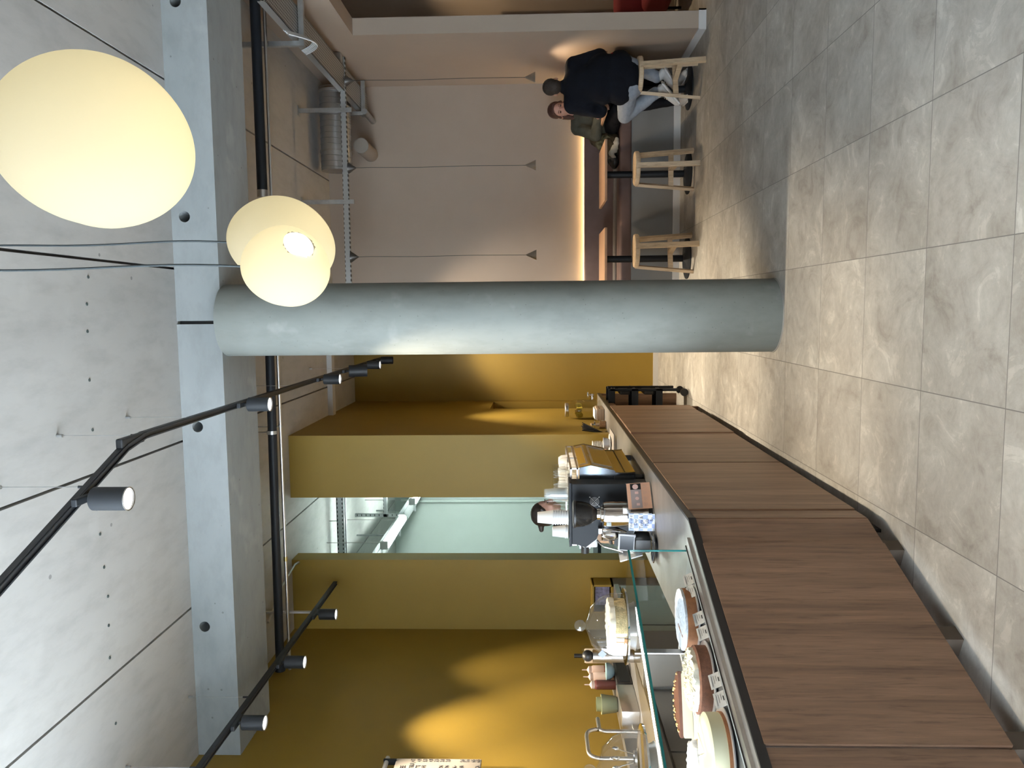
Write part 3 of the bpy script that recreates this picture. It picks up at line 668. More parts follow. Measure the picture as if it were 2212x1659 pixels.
def cake(kind, s, t_, label, r=.125, rot=0., z=.935):
    p_ = c2(s, t_, z); t = thing('cake', label, 'cake', tuple(p_), rot, 'cakes in the display case')
    if kind == 'sugar':
        disc(r, .006, .052, wob=.004, seed=3).build('crust', M_BROWNC, t, smooth=50)
        disc(r*.985, .05, .062, wob=.008, seed=4, rough=.0015).build('icing_sugar', M_SUGAR, t, smooth=50)
        MB().bar((-.09, .02, .0625), (.02, .05, .0625), .008, .001).build('cut_line', M_BROWNC, t)
    elif kind == 'choc':
        disc(r, .006, .05, wob=.004, seed=5, cut_a=(.30, 3.44)).build('cheese_layer', M_CHEESE, t, smooth=50)
        disc(r*1.0, .05, .064, wob=.006, seed=6, cut_a=(.30, 3.44)).build('chocolate_glaze', M_CHOC, t, smooth=50)
        nb = MB(); rnd = random.Random(3)
        for i in range(26):
            a = rnd.uniform(.4, 3.3); q_ = rnd.uniform(.7, .97)*r; nb.ell((q_*math.cos(a), q_*math.sin(a), .067), (.006, .005, .005), n=8, m=6)
        nb.build('nuts', mat('hazelnuts', (.5, .33, .14), .7), t, smooth=60)
    elif kind == 'coconut':
        disc(r, .006, .058, wob=.003, seed=8).build('brown_sponge', mat('cocoa sponge', (.17, .07, .04), .8, noise=.3, nscale=60, bump=.6), t, smooth=50)
        disc(r*.9, .056, .078, wob=.02, seed=9, rough=.006).build('cream_top', M_CREAM, t, smooth=70)
        fl = MB(); rnd = random.Random(5)
        for i in range(110):
            a = rnd.uniform(0, 2*PI); q_ = r*.86*math.sqrt(rnd.random())
            M = Matrix.Translation((q_*math.cos(a), q_*math.sin(a), .081)) @ Euler((rnd.uniform(0, 1), rnd.uniform(0, 1), rnd.uniform(0, 6))).to_matrix().to_4x4()
            fl.box((0, 0, 0), (.018, .005, .002), M)
        tag(fl.build('coconut_flakes', mat('coconut flakes', (.78, .7, .5), .8), t), kind='stuff')
    elif kind == 'crumble':
        disc(r, .006, .05, wob=.008, seed=10).build('yellow_cake', M_SPONGE, t, smooth=60)
        disc(r*.97, .046, .072, wob=.03, seed=11, rough=.004).build('sugared_crumble', M_SUGAR, t, smooth=80)
    elif kind == 'cheese':
        disc(r, .006, .02, wob=.002, seed=12).build('biscuit_base', M_BROWNC, t, smooth=50)
        disc(r*.985, .018, .078, wob=.001, seed=13, cut_a=(.0, 5.55)).build('cheese_layer', M_CHEESE, t, smooth=50)
        disc(r*.985, .018, .078, wob=.001, seed=13, cut_a=(5.62, 6.24), n=10).build('loose_slice', M_CHEESE, t, smooth=50)
    elif kind == 'loaf':
        disc(r, .006, .05, wob=.008, seed=15).build('golden_cake', M_SPONGE, t, smooth=60)
    MB().lathe([(0, 0), (r*1.12, 0), (r*1.15, .006), (r*1.12, .006), (0, .004)], 56).build('cake_board', mat('silver board', (.75, .75, .76), .35, .6), t, smooth=40)
    return t
cake('sugar', .36, .285, 'cake dusted with white icing sugar, farthest in the front row of the case', .135, 1.2)
cake('coconut', .69, .30, 'dark sponge cake topped with cream and coconut flakes in the case', .135, .5)
cake('cheese', 1.03, .31, 'pale yellow cheesecake cut in slices, nearest whole cake in the front row', .145, 2.2)
cake('choc', .56, .60, 'cheesecake with chocolate glaze and hazelnuts in the back row', .14, 0, .945)
cake('crumble', .93, .585, 'golden crumble cake with icing sugar in the back row', .14, 0, .945)
cake('loaf', 1.36, .32, 'golden cake at the very edge of the photo beside the cheesecake', .14, 0)
# price tags
M_TAGL = mat('grey print', (.35, .33, .33), .8)
for i, (s, lab) in enumerate(((.255, 'white price tag farthest away, left of the pair by the sugared cake'), (.335, 'white price tag in front of the sugared cake'), (.50, 'white price tag between the sugared and coconut cakes, farther one'),
                              (.585, 'white price tag in front of the coconut cake'), (.835, 'white price tag between the coconut cake and the cheesecake'), (.925, 'white price tag leaning before the cheesecake'), (1.27, 'white price tag at the photo edge past the cheesecake'))):
    tg = thing('price_tag', lab, 'price tag', tuple(c2(s, tf+.02, zb+.012)), DA, 'price tags in the display case')
    R = rotm('X', .55)
    MB().box((0, 0, .021), (.07, .0015, .044), R).build('card', M_PAPER, tg)
    pl = MB()
    for k in range(3): pl.box((-.004*k, .0013, .033-.009*k), (.05-.012*k, .0006, .0022), R)
    pl.build('print_lines', M_TAGL, tg)
    MB().box((0, -.008, .004), (.02, .014, .006)).build('clip', M_BLACK, tg)

# cake stand with dome on the case
def dome(s, t_, label, r, cakekind, rot=0):
    p_ = c2(s, t_, zt+.001); t = thing('cake_dome', label, 'cake dome', tuple(p_), rot)
    MB().lathe([(0, 0), (.105, 0), (.1, .006), (.09, .034), (0, .034)], 48).build('steel_foot', M_STEEL, t, smooth=40)
    MB().lathe([(0, .034), (r+.012, .036), (r+.014, .044), (r+.008, .044), (r, .04), (0, .04)], 64).build('steel_plate', M_CHROME, t, smooth=40)
    MB().lathe([(r-.01, .045), (r-.01, .1), (r-.03, .15), (r*.55, .19), (.03, .205), (.018, .213)], 64).build('glass_dome', M_DOME, t, smooth=60)
    MB().ell((0, 0, .238), (.025, .025, .026)).build('glass_knob', M_DOME, t, smooth=60)
    return t, p_
t, p_ = dome(.43, .20+.06, 'tall glass cake dome with knob on a steel stand atop the display case', .15, None)
ck = thing('cake', 'cream frosted cake cut open under the glass dome', 'cake', (p_.x, p_.y, p_.z+.0405), 0)
disc(.117, 0, .056, wob=.01, seed=21, rough=.002).build('sponge', mat('vanilla sponge', (.62, .48, .24), .85, noise=.35, nscale=60, bump=1.), ck, smooth=50)
disc(.120, .05, .076, wob=.02, seed=22, rough=.003).build('cream_frosting', mat('frosting', (.72, .66, .53), .6, bump=1., bscale=70), ck, smooth=60)
disc(.1225, .002, .05, wob=.004, seed=25, cut_a=(3.5, 4.65), n=20).build('orange_crust', mat('orange crumb', (.46, .22, .07), .8, noise=.12, nscale=40), ck, smooth=50)
lb = thing('dome_label', 'small square bluish label stuck on the glass dome', 'label', (p_.x-.075, p_.y-.121, p_.z+.15), .55)
MB().box((0, 0, 0), (.026, .0012, .026), rotm('Y', .78) @ rotm('X', -.25)).build('sticker', mat('pale blue paper', (.5, .6, .8), .7), lb)
dome(1.12, .30, 'second glass cake dome cut by the photo edge, over the near end of the case', .15, None)

# ------------------------------------------------------------------ kitchen beyond the opening
def batten(y0, y1, label):
    t = thing('tube_light', label, 'light', (-2.72, y0, 3.42)); L = y1-y0
    # the fitting climbs parallel to the wall run
    MB().rbox((0, L/2, .03), (.05, L, .03), .01).build('housing', M_WHITE, t, smooth=40)
    MB().cyl((0, .03, -.02), (0, L-.03, -.02), .046, n=20).build('tube', mat('tube glow', (1, 1, 1), .5, emis=(.84, 1, .94), estr=110), t, smooth=40)
    for y in (.1, L-.1): MB().cyl((0, y, .04), (0, y, ZC-3.42), .004, n=8).build('hanger', M_STEEL, t)
    for y in (0, L): MB().rbox((0, y, .0), (.095, .05, .09), .012).build('end_cap', M_WHITE, t, smooth=40)
    return t
batten(8.75, 9.95, 'lit white tube lamp seen through the kitchen opening')
batten(10.8, 12.3, 'farther tube lamp in the kitchen, mostly hidden by the mustard pillar')
t = thing('cable_tray', 'perforated cable tray climbing beside the kitchen tube lamp', 'cable tray', (-2.95, 8.2, 3.56))
MB().bb(-.1, .1, 0, 4.8, -.03, -.026).bb(-.1, -.095, 0, 4.8, -.03, .03).bb(.095, .1, 0, 4.8, -.03, .03).build('tray', M_PERF, t)
for y in (.9, 2.1, 3.4): MB().bb(-.12, .12, y-.02, y+.02, -.06, -.03).bb(-.12, -.1, y-.01, y+.01, -.03, .55).build('support_bracket', M_GALV, t)
t = thing('slotted_channel', 'galvanised slotted channel crossing the kitchen ceiling', 'rail', (-2.6, 9.0, 3.98))
MB().bb(-1.9, .68, -.05, -.03, -.05, .04).bb(-1.9, .68, .03, .05, -.05, .04).bb(-1.9, .68, -.05, .05, .03, .04).build('channel', M_SLOT, t)
MB().cyl((.1, 0, .04), (.1, 0, .14), .005, n=8).cyl((-.9, 0, .04), (-.9, 0, .14), .005, n=8).build('threaded_rod', M_STEEL, t)
t = thing('slotted_channel', 'lower slotted channel behind the kitchen tube lamp, near the pillar', 'rail', (-2.45, 10.3, 3.7))
MB().bb(-.35, .5, -.02, .02, -.02, .03).bb(-.35, -.31, -.02, .02, -.25, .42).build('channel', M_SLOT, t)
t = thing('kitchen_pipe', 'thin vertical white pipes on the kitchen wall', 'pipe', (-3.3, 13.15, 0))
MB().cyl((0, 0, .9), (0, 0, 4.0), .03, n=12).build('pipe_run', M_WHITEP, t, smooth=40)
MB().cyl((.35, 0, .9), (.35, 0, 4.0), .02, n=12).build('pipe_run', M_WHITEP, t, smooth=40)
t = thing('kitchen_bench', 'dark topped kitchen bench behind the bar opening', 'counter', (-3.3, 9.4, 0))
MB().bb(-.9, .9, -.35, .35, .1, .88).build('cabinet', M_STEEL, t); MB().bb(-.92, .92, -.37, .37, .88, .92).build('top', M_BLACKM, t)
MB().bb(-.9, .9, -.3, .3, 0, .1).build('plinth', M_BLACK, t)

# ------------------------------------------------------------------ back counter by the mustard wall
t = thing('back_counter', 'steel topped back counter along the mustard wall', 'counter', (-2.9, 4.5, 0))
MB().bb(-.3, .32, -2.0, 2.6, .88, .92).build('worktop', M_STEELC, t)
MB().bb(-.3, .29, -2.0, 2.6, .1, .88).build('cabinet', M_GREYP, t)
MB().bb(-.3, .25, -2.0, 2.6, 0, .1).build('plinth', M_BLACK, t)
for k in range(5):
    MB().bb(.29, .305, -1.98+k*.92, -1.08+k*.92, .12, .86).build('door', M_STEEL, t)
MB().bb(-.28, -.2, -2.0, 2.0, .92, 1.02).build('upstand', M_STEEL, t)
def lathe_thing(name, label, cat, loc, parts, group=None, rz=0, n=32):
    t = thing(name, label, cat, loc, rz, group)
    for pn, pr, m in parts: MB().lathe(pr, n).build(pn, m, t, smooth=45)
    return t
def faucet(name, label, loc, pts, r=.014, lever=True):
    t = thing(name, label, 'tap', loc)
    MB().tube(pts, r, 14).build('spout', M_STEEL, t, smooth=60)
    MB().lathe([(0, 0), (.028, 0), (.028, .012), (.018, .02), (.018, .05), (0, .05)], 24).build('base', M_STEEL, t, smooth=40)
    if lever: MB().cyl((0, 0, .045), (.03, .07, .06), .005, n=8).build('lever', M_STEEL, t)
    return t
def arc(pts, r, n=6):
    """round the corners of a polyline"""
    pts = [Vector(p) for p in pts]; out = [pts[0]]
    for a, b, c in zip(pts[:-2], pts[1:-1], pts[2:]):
        u = (a-b).normalized(); v = (c-b).normalized()
        for i in range(n+1):
            k = i/n; p0 = b+u*r; p1 = b+v*r; out.append((1-k)**2*p0+2*k*(1-k)*b+k*k*p1)
    return out+[pts[-1]]
faucet('kitchen_tap', 'tall steel tap with a downturned spout on the back counter', (-2.95, 4.86, .92), arc([(0, 0, .02), (0, 0, .385), (0, .355, .385), (0, .355, .325)], .09))
faucet('kitchen_tap', 'short angled steel tap on the back counter', (-2.95, 5.19, .92), arc([(0, 0, .02), (0, 0, .29), (0, .17, .29)], .05), r=.015)
MB_ = thing('utensil_cup', 'steel cup with spoons beside the tall tap', 'utensil holder', (-2.8, 4.62, .92))
MB().lathe([(0, 0), (.04, 0), (.045, .12), (.042, .12), (.036, .01), (0, .01)], 24).build('cup', M_STEEL, MB_, smooth=40)
for k in range(6):
    a = k*1.05; MB().tube([(0, 0, .02), (.05*math.cos(a), .05*math.sin(a), .2), (.06*math.cos(a), .06*math.sin(a), .22)], .003, 6).ell((.063*math.cos(a), .063*math.sin(a), .235), (.012, .012, .02), n=10, m=8).build('spoon', M_CHROME, MB_, smooth=60)
tag(MB().rbox((-2.93, 5.44, .985), (.2, .4, .13), .006).build('steel_box', M_STEEL, smooth=40), 'brushed steel box beside the short tap', 'box')
t = thing('knock_box', 'black drawer unit under the pale blue bowl', 'box', (-2.93, 5.87, .92))
MB().rbox((0, 0, .06), (.2, .42, .12), .006).build('body', M_BLACK, t, smooth=40); MB().bb(.1, .104, -.19, .19, .02, .1).build('drawer_front', M_BLACKM, t)
lathe_thing('bowl', 'small pale blue bowl on the black drawer unit', 'bowl', (-2.83, 5.85, 1.042), [('bowl', [(0, 0), (.03, 0), (.062, .03), (.07, .065), (.066, .065), (.055, .03), (0, .008)], mat('pale blue glaze', (.42, .58, .62), .3)), ])
def sqz(loc, col, label, full=.6):
    t = thing('squeeze_bottle', label, 'bottle', loc, 0, 'sauce bottles on the back counter')
    c = mat('bottle %s' % str(col), col, .4); tr = mat('milky plastic', (.62, .48, .44), .35)
    MB().lathe([(0, 0), (.034, 0), (.036, .01), (.036, .14*full), (0, .14*full)], 28).build('sauce', c, t, smooth=40)
    MB().lathe([(.036, .14*full), (.036, .15), (.028, .165), (0, .165)], 28).build('upper_body', tr if full < 1 else c, t, smooth=40)
    MB().lathe([(.03, .16), (.03, .185), (.02, .19), (.006, .20), (.004, .24), (0, .24)], 24).build('nozzle_cap', tr, t, smooth=40)
    return t
sqz((-2.93, 6.08, 1.041), (.33, .11, .06), 'squeeze bottle with caramel brown sauce, farthest of three', .45)
sqz((-2.91, 5.92, 1.041), (.4, .25, .2), 'squeeze bottle with pale sauce, in the middle of three', .3)
sqz((-2.9, 5.77, 1.041), (.16, .055, .05), 'squeeze bottle filled with dark berry sauce, nearest of three', 1.)
lathe_thing('plant_pot', 'pale green tapered pot on the steel box', 'pot', (-2.93, 5.53, 1.051), [('pot', [(0, 0), (.05, 0), (.058, .01), (.072, .12), (.066, .12), (.05, .02), (0, .02)], mat('pale green glaze', (.42, .44, .27), .5)), ('inner_rim', [(.052, .12), (.05, .155), (.047, .155), (.046, .12)], mat('dull green', (.25, .28, .16), .6))])
t = thing('white_canister', 'white canister with a black pen standing out, behind the dome', 'canister', (-2.95, 6.38, .92))
MB().lathe([(0, 0), (.06, 0), (.06, .31), (.056, .32), (0, .32)], 32).build('body', mat('off white', (.68, .58, .5), .5), t, smooth=40); MB().cyl((0, 0, .3), (0, 0, .41), .018, n=16).build('black_handle', M_BLACK, t, smooth=40)
def tumbler(loc, label, r=.04, h=.12, group='upturned glasses', m=None, name='drinking_glass', nest=0, taper=.82):
    t = thing(name, label, 'glass' if name == 'drinking_glass' else 'cup', loc, 0, group)
    MB().lathe([(0, h), (r*taper, h), (r*taper+.001, h-.004), (r, 0), (r-.003, 0), (r*taper-.003, h-.01), (0, h-.01)], 28).build('vessel', m or M_GLASS, t, smooth=45)
    return t
def dup1(o, loc, label=None):
    return dup(o, loc, o.rotation_euler.z, label or o['label'])
lb = 'clear drinking glass stacked on the back counter behind the cake dome'
g0 = tumbler((-2.95, 6.2, 1.04), lb, group='glasses behind the cake dome')
t = thing('glass_tray', 'black tray under the glasses behind the cake dome', 'tray', (-2.93, 6.3, .92))
for k, (x, y, z) in enumerate([(-2.95, 6.22, 1.02), (-2.85, 6.22, 1.02), (-2.95, 6.45, 1.02), (-2.85, 6.45, 1.02), (-2.9, 6.55, 1.02), (-2.95, 6.65, 1.02), (-2.9, 6.3, 1.145), (-2.95, 6.5, 1.145)]):
    if k == 0: g0.location = (x, y, z)
    else: dup1(g0, (x, y, z), None)
for k, o_ in enumerate([o for o in COL.objects if o.get('group') == 'glasses behind the cake dome']):
    o_['label'] = ('clear glass on the black tray behind the cake dome, '+('near end by the wall', 'near end by the staff side', 'middle by the wall', 'middle by the staff side', 'single one in the centre line', 'farthest corner by the wall', 'upper layer, nearer one', 'upper layer, farther one')[k])
MB().bb(-.12, .12, -.15, .5, 0, .098).build('body', M_BLACK, t)
# menu board on hanging rods
t = thing('menu_board', 'white drinks menu board with black prices at the photo edge', 'sign', (-3.14, 5.14, 0))
MB().rbox((0, -.45, 2.335), (.022, .9, .6), .008).build('panel', mat('board white', (.74, .68, .62), .5), t, smooth=40)
MB().cyl((.0, -.9, 2.70), (0, .02, 2.70), .016, n=16).build('hanging_rod', M_WHITE, t, smooth=40)
MB().cyl((-.07, -.02, 2.72), (0, -.02, 2.70), .01, n=12).build('wall_bracket', M_WHITE, t, smooth=40)
MB().bb(-.02, .02, -.035, -.02, 2.63, 2.72).build('dark_strap', M_BLACKM, t)
MY = lambda y, z: Matrix.Translation((.0125, y, z)) @ Matrix(((0, 0, 1, 0), (1, 0, 0, 0), (0, 1, 0, 0), (0, 0, 0, 1)))
# lettering runs along +y, facing +x
def mtext(s, y, z, sz, al='RIGHT'): return text(s, sz, M_INK, t, MY(y, z), 'menu_lettering', align=al, sx=.62)
rows = [(2.575, 'COFFEE', '', .052), (2.52, 'FILTER', '3.8 | 4.7', .042), (2.475, 'LATTE', '4.9', .042), (2.435, 'CAFE', '5.3', .042), (2.395, '', '4.8', .042), (2.355, '', '3.5', .042), (2.315, 'LEMON', '3.8', .042), (2.275, 'LEMON', '3.8', .042), (2.225, 'SPECIAL-', '', .042), (2.175, 'MATCHA', '5.6', .042), (2.14, '', '5.6', .042), (2.10, '', '6.5', .042), (2.065, 'MOCCA', '6.5', .042)]
for z, w, pr_, sz in rows:
    if pr_: mtext(pr_, -.012, z-.02, sz)
    if w: mtext(w, -.085 if w != 'COFFEE' else -.09, z-.02, sz)
# boxed shelf and screen on the return wall
t = thing('wall_shelf', 'mustard wall niche shelf with a picture behind the cake dome', 'shelf', (-2.82, 7.45, .9))
MB().bb(-.15, .14, -.1, .1, 0, .02).bb(-.15, .14, -.1, .1, .19, .21).bb(-.15, -.13, -.1, .1, 0, .2).bb(.12, .14, -.1, .1, 0, .2).build('frame', M_YEL, t)
MB().bb(-.1, .1, .0, .01, .03, .17).build('picture', mat('violet print', (.35, .33, .5), .6, noise=.5, nscale=30), t)
MB().bb(-.15, .14, -.1, .1, -.9, 0).build('base_cabinet', M_GREYP, t)

# ------------------------------------------------------------------ things on the bar, far to near
zt_ = .921
t = thing('drink_dispenser', 'glass drink dispenser jar with lemon slices on the far end of the bar', 'dispenser', (-1.14, 8.72, zt_), scale=1.2)
MB().lathe([(0, .0), (.085, .0), (.09, .006), (.085, .012), (.06, .03), (0, .03)], 36).build('glass_stand', M_GLASS, t, smooth=45)
MB().lathe([(0, .03), (.09, .032), (.1, .045), (.1, .235), (.085, .27), (.06, .285), (.06, .3)], 48).build('glass_jar', M_GLASS, t, smooth=45)
MB().lathe([(0, .036), (.095, .04), (.095, .21), (0, .21)], 40).build('lemon_water', M_WATER, t, smooth=45)
MB().lathe([(.0, .33), (.06, .33), (.066, .325), (.066, .3), (.06, .295), (0, .295)], 36).build('lid', M_STEEL, t, smooth=45)
mb = MB(); rnd = random.Random(4)
for k in range(9):
    a = rnd.uniform(0, 6.28); M = Matrix.Translation((.05*math.cos(a), .05*math.sin(a), .2+rnd.uniform(-.012, .008))) @ Euler((rnd.uniform(.9, 1.9), rnd.uniform(-.3, .3), rnd.uniform(0, 6))).to_matrix().to_4x4()
    mb.lathe([(0, -.002), (.03, -.002), (.03, .002), (0, .002)], 20, M)
mb.build('lemon_slices', mat('lemon', (.75, .58, .08), .5), t, smooth=40)
MB().cyl((.098, 0, .075), (.15, 0, .075), .012, n=14).cyl((.14, 0, .06), (.14, 0, .1), .013, n=14).ell((.14, 0, .115), (.03, .01, .009)).build('tap', M_CHROME, t, smooth=45)
t = thing('pump_bottle', 'white capped clear bottle standing behind the drink dispenser', 'bottle', (-1.3, 8.98, zt_))
MB().lathe([(0, 0), (.035, 0), (.035, .26), (.02, .3), (.018, .36), (0, .36)], 24).build('bottle', M_CUPG, t, smooth=45)
MB().rbox((0, 0, .41), (.055, .055, .1), .01).build('cap', mat('cap white', (.75, .68, .62), .5), t, smooth=40)
M_LOAK = wood('beech caddy', (.4, .28, .2), (.5, .37, .27), (.56, .43, .32), 'x', 1.2)
t = thing('wooden_caddy', 'low wooden caddy with dark slots beside the drink dispenser', 'caddy', (-1.12, 8.3, zt_))
MB().rbox((0, 0, .04), (.12, .3, .08), .004).build('box', M_LOAK, t)
mb = MB()
for y in (-.09, 0, .09): mb.rbox((.0605, y, .05), (.003, .03, .018), .001)
tag(mb.build('handle_holes', M_BLACK, t)); MB().bb(-.05, .05, -.14, .14, .08, .1).build('napkins', M_PAPER, t)
t = thing('wooden_box', 'small wooden box with a black label behind the caddy', 'box', (-1.28, 8.2, zt_))
MB().rbox((0, 0, .07), (.11, .14, .14), .004).build('box', M_LOAK, t); MB().bb(-.03, .03, -.0725, -.0705, .05, .1).build('black_label', M_BLACK, t)
def jar(loc, label, fill, h=.11, r=.045):
    t = thing('glass_jar', label, 'jar', loc, 0, 'small glass jars on the bar')
    MB().lathe([(0, 0), (r, 0), (r, h*.85), (r*.8, h), (r*.75, h), (r-.004, h*.85), (r-.004, .004), (0, .004)], 28).build('glass', M_GLASS, t, smooth=45)
    MB().lathe([(0, .005), (r-.006, .005), (r-.006, h*.6), (0, h*.62)], 24).build('contents', fill, t, smooth=45)
    MB().lathe([(0, h), (r*.85, h), (r*.85, h+.015), (.012, h+.02), (.012, h+.035), (0, h+.035)], 24).build('lid', M_CHROME, t, smooth=45)
    return t
jar((-1.2, 7.98, zt_), 'glass sugar jar with steel lid nearer the customers side', mat('brown sugar', (.3, .17, .09), .8, noise=.3, nscale=80))
jar((-1.3, 7.93, zt_), 'glass jar with steel lid next to the black straws', mat('packets', (.55, .5, .45), .8, noise=.4, nscale=60), .13)
jar((-1.38, 8.08, zt_), 'glass jar of packets farthest from the customers, by the straws', mat('tea packets', (.3, .15, .12), .8, noise=.4, nscale=60), .1)
t = thing('straw_holder', 'glass tumbler of black straws and wooden stirrers', 'straws', (-1.25, 7.75, zt_))
MB().lathe([(0, 0), (.035, 0), (.045, .13), (.042, .13), (.032, .006), (0, .006)], 28).build('tumbler', M_GLASS, t, smooth=45)
rnd = random.Random(2)
for k in range(34):
    a = rnd.uniform(0, 6.28); q_ = rnd.uniform(.3, 1); L = rnd.uniform(.24, .28)
    fan = (-.10+.075*rnd.random()) if k % 2 else (.02+.08*rnd.random()); top = Vector((fan, .05*math.sin(a), L*(1-1.2*fan*fan))); MB().cyl((-fan*.16, .0, .008+.004*rnd.random()), top, .0042, n=8).build('straw', M_BLACK, t)
for k in range(8):
    a = 3.6+k*.12; MB().bar((0, .0, .01), (.07*math.cos(a), .07*math.sin(a), .17), .008, .002).build('stirrer', mat('stirrer wood', (.6, .42, .32), .7), t)
lab = 'white saucer in the tall stack behind the espresso machine'
s0_ = thing('saucer', lab, 'saucer', (-1.33, 7.35, .93), 0, 'stacked white saucers')
MB().lathe([(0, 0), (.035, 0), (.07, .012), (.068, .014), (.035, .004), (0, .004)], 32).build('plate', M_CERAM, s0_, smooth=45)
ORDS = ['lowest', 'second', 'third', 'fourth', 'fifth', 'sixth', 'seventh', 'eighth', 'ninth', 'tenth', 'eleventh', 'twelfth', 'topmost']
s0_['label'] = 'lowest '+lab
for k in range(1, 13): dup1(s0_, (-1.33, 7.35, .93+k*.0135), ORDS[k]+(' from below, ' if k < 12 else ' ')+lab)
tr = tag(MB().rbox((-1.31, 7.3, .925), (.3, .4, .006), .003).build('serving_tray', mat('grey tray', (.4, .37, .34), .5)), 'flat grey tray under the white saucers', 'tray')
t = thing('saucer', 'wide white saucer held under the white cup', 'saucer', (-1.22, 6.98, .96), 0)
MB().lathe([(0, 0), (.04, 0), (.088, .018), (.085, .02), (.04, .005), (0, .005)], 36).build('plate', M_CERAM, t, smooth=45)
t = thing('cup', 'white coffee cup on the saucer the barista holds', 'cup', (-1.22, 6.98, .968), 1.2)
MB().lathe([(0, 0), (.028, 0), (.045, .02), (.052, .065), (.049, .065), (.04, .02), (0, .006)], 36).build('bowl', M_CERAM, t, smooth=45)
MB().tube([(.046+.026*math.sin(i/8*PI), 0, .02+.036*i/8) for i in range(9)], .004, 8).build('handle', M_CERAM, t, smooth=60)

# espresso machine, back panel towards the customers
M_MYEL = mat('machine yellow', (.42, .23, .012), .3, coat=.5)
t = thing('espresso_machine', 'mustard yellow and chrome espresso machine on the bar', 'espresso machine', (-1.09, 5.53, zt_))
prof = [(0, .06), (-.005, .112), (-.005, .19), (.012, .20), (.045, .355), (.03, .432), (-.52, .432), (-.52, .36), (-.42, .34), (-.42, .19), (-.52, .17), (-.52, .06)]
MX = Matrix(((1, 0, 0, 0), (0, 0, 1, 0), (0, 1, 0, 0), (0, 0, 0, 1)))
MB().prism(prof, -.40, .40, MX).build('body', M_MYEL, t)
side = [(x-.004, z) for x, z in prof]
for y0, y1 in ((-.425, -.401), (.401, .425)):
    MB().prism([(x+.003 if x > -.1 else x, z) for x, z in prof], y0, y1, MX).build('chrome_side', mat('polished side', (.16, .18, .21), .12, 1.), t)
MB().bb(-.5, -.02, -.432, -.425, .07, .20).build('black_side_cover', M_BLACK, t)
for z0, x0 in ((.125, -.003), ):
    MB().bb(x0, x0+.004, -.40, .40, z0, z0+.004).build('panel_seam', M_BLACK, t)
# frame lines on the sloped panel and top panel
def pnl(z0, z1, x0, x1, y0, y1, w=.012):
    nrm = .004; m_ = MB()
    P0 = lambda y, k: Vector((x0+(x1-x0)*k+nrm, y, z0+(z1-z0)*k))
    m_.bar(P0(y0, 0), P0(y0, 1), w, .006, up=(1, 0, 0)); m_.bar(P0(y1, 0), P0(y1, 1), w, .006, up=(1, 0, 0)); m_.bar(P0(y0, 1), P0(y1, 1), w, .006, up=(1, 0, 0)); return m_
pnl(.21, .335, .014, .041, -.33, .33).build('chrome_trim', M_STEEL, t); pnl(.425, .375, .031, .041, -.33, .33).build('chrome_trim', M_STEEL, t)
MB().bb(.042, .046, -.03, .005, .34, .356).build('badge', M_CHROME, t)
rk = MB()
for z in (.445, .488): rk.bb(.02, .03, -.42, .42, z-.006, z+.006).bb(-.5, -.49, -.42, .42, z-.006, z+.006).bb(-.5, .03, -.42, -.41, z-.006, z+.006).bb(-.5, .03, .41, .42, z-.006, z+.006)
for x in (-.495, .025):
    for y in (-.415, -.05, .415): rk.bb(x-.005, x+.005, y-.005, y+.005, .432, .49)
rk.build('cup_rail', M_STEEL, t)
for x in (-.05, -.45):
    for y in (-.34, .34): MB().cyl((x, y, 0), (x, y, .062), .022, n=16).build('foot', M_BLACK, t, smooth=40)
MB().cyl((-.44, 0, .2), (-.62, 0, .18), .014, n=12).build('portafilter', M_BLACK, t, smooth=40)
for x in (-.2, -.35): MB().cyl((x, -.44, .15), (x, -.425, .15), .006, n=10).cyl((x, -.436, .35), (x, -.425, .35), .005, n=10).build('side_screw', mat('brass', (.5, .42, .2), .3, 1), t)
# crockery on the machine
zr = zt_+.4335
lab = 'upturned white cup on top of the espresso machine'
c0 = thing('cup', lab, 'cup', (-1.15, 5.6, zr), 0, 'white cups on the espresso machine')
MB().lathe([(0, .06), (.028, .06), (.042, .04), (.048, 0), (.045, 0), (.03, .05), (0, .054)], 28).build('bowl', M_CERAM, c0, smooth=45)
k = 0
for ix in range(3):
    for iy in range(4):
        for iz in range(2):
            if iz == 1 and (ix+iy) % 3 == 0: continue
            q_ = (-1.13-ix*.105, 5.50+iy*.105, zr+iz*.062)
            lb_ = ('upper' if iz else 'lower')+' white cup on the espresso machine, '+('customer side', 'middle line', 'staff side')[ix]+', '+('row against the glasses', 'second row', 'third row', 'farthest row')[iy]
            if k == 0: c0.location = q_; c0['label'] = lb_
            else: dup1(c0, q_, lb_)
            k += 1
lab = 'upturned ribbed glass on the near end of the espresso machine'
g1 = tumbler((0, 0, 0), lab, .042, .085, 'glasses on the espresso machine'); k = 0
for ix in range(4):
    for iy in range(3):
        for iz in range(2):
            q_ = (-1.12-ix*.092, 5.17+iy*.092, zr+iz*.0865)
            lb_ = ('upper' if iz else 'lower')+' upturned glass on the espresso machine, '+('customer side', 'second from the customer side', 'third from the customer side', 'staff side')[ix]+', '+('nearest row', 'middle row', 'row against the cups')[iy]
            if k == 0: g1.location = q_; g1['label'] = lb_
            else: dup1(g1, q_, lb_)
            k += 1

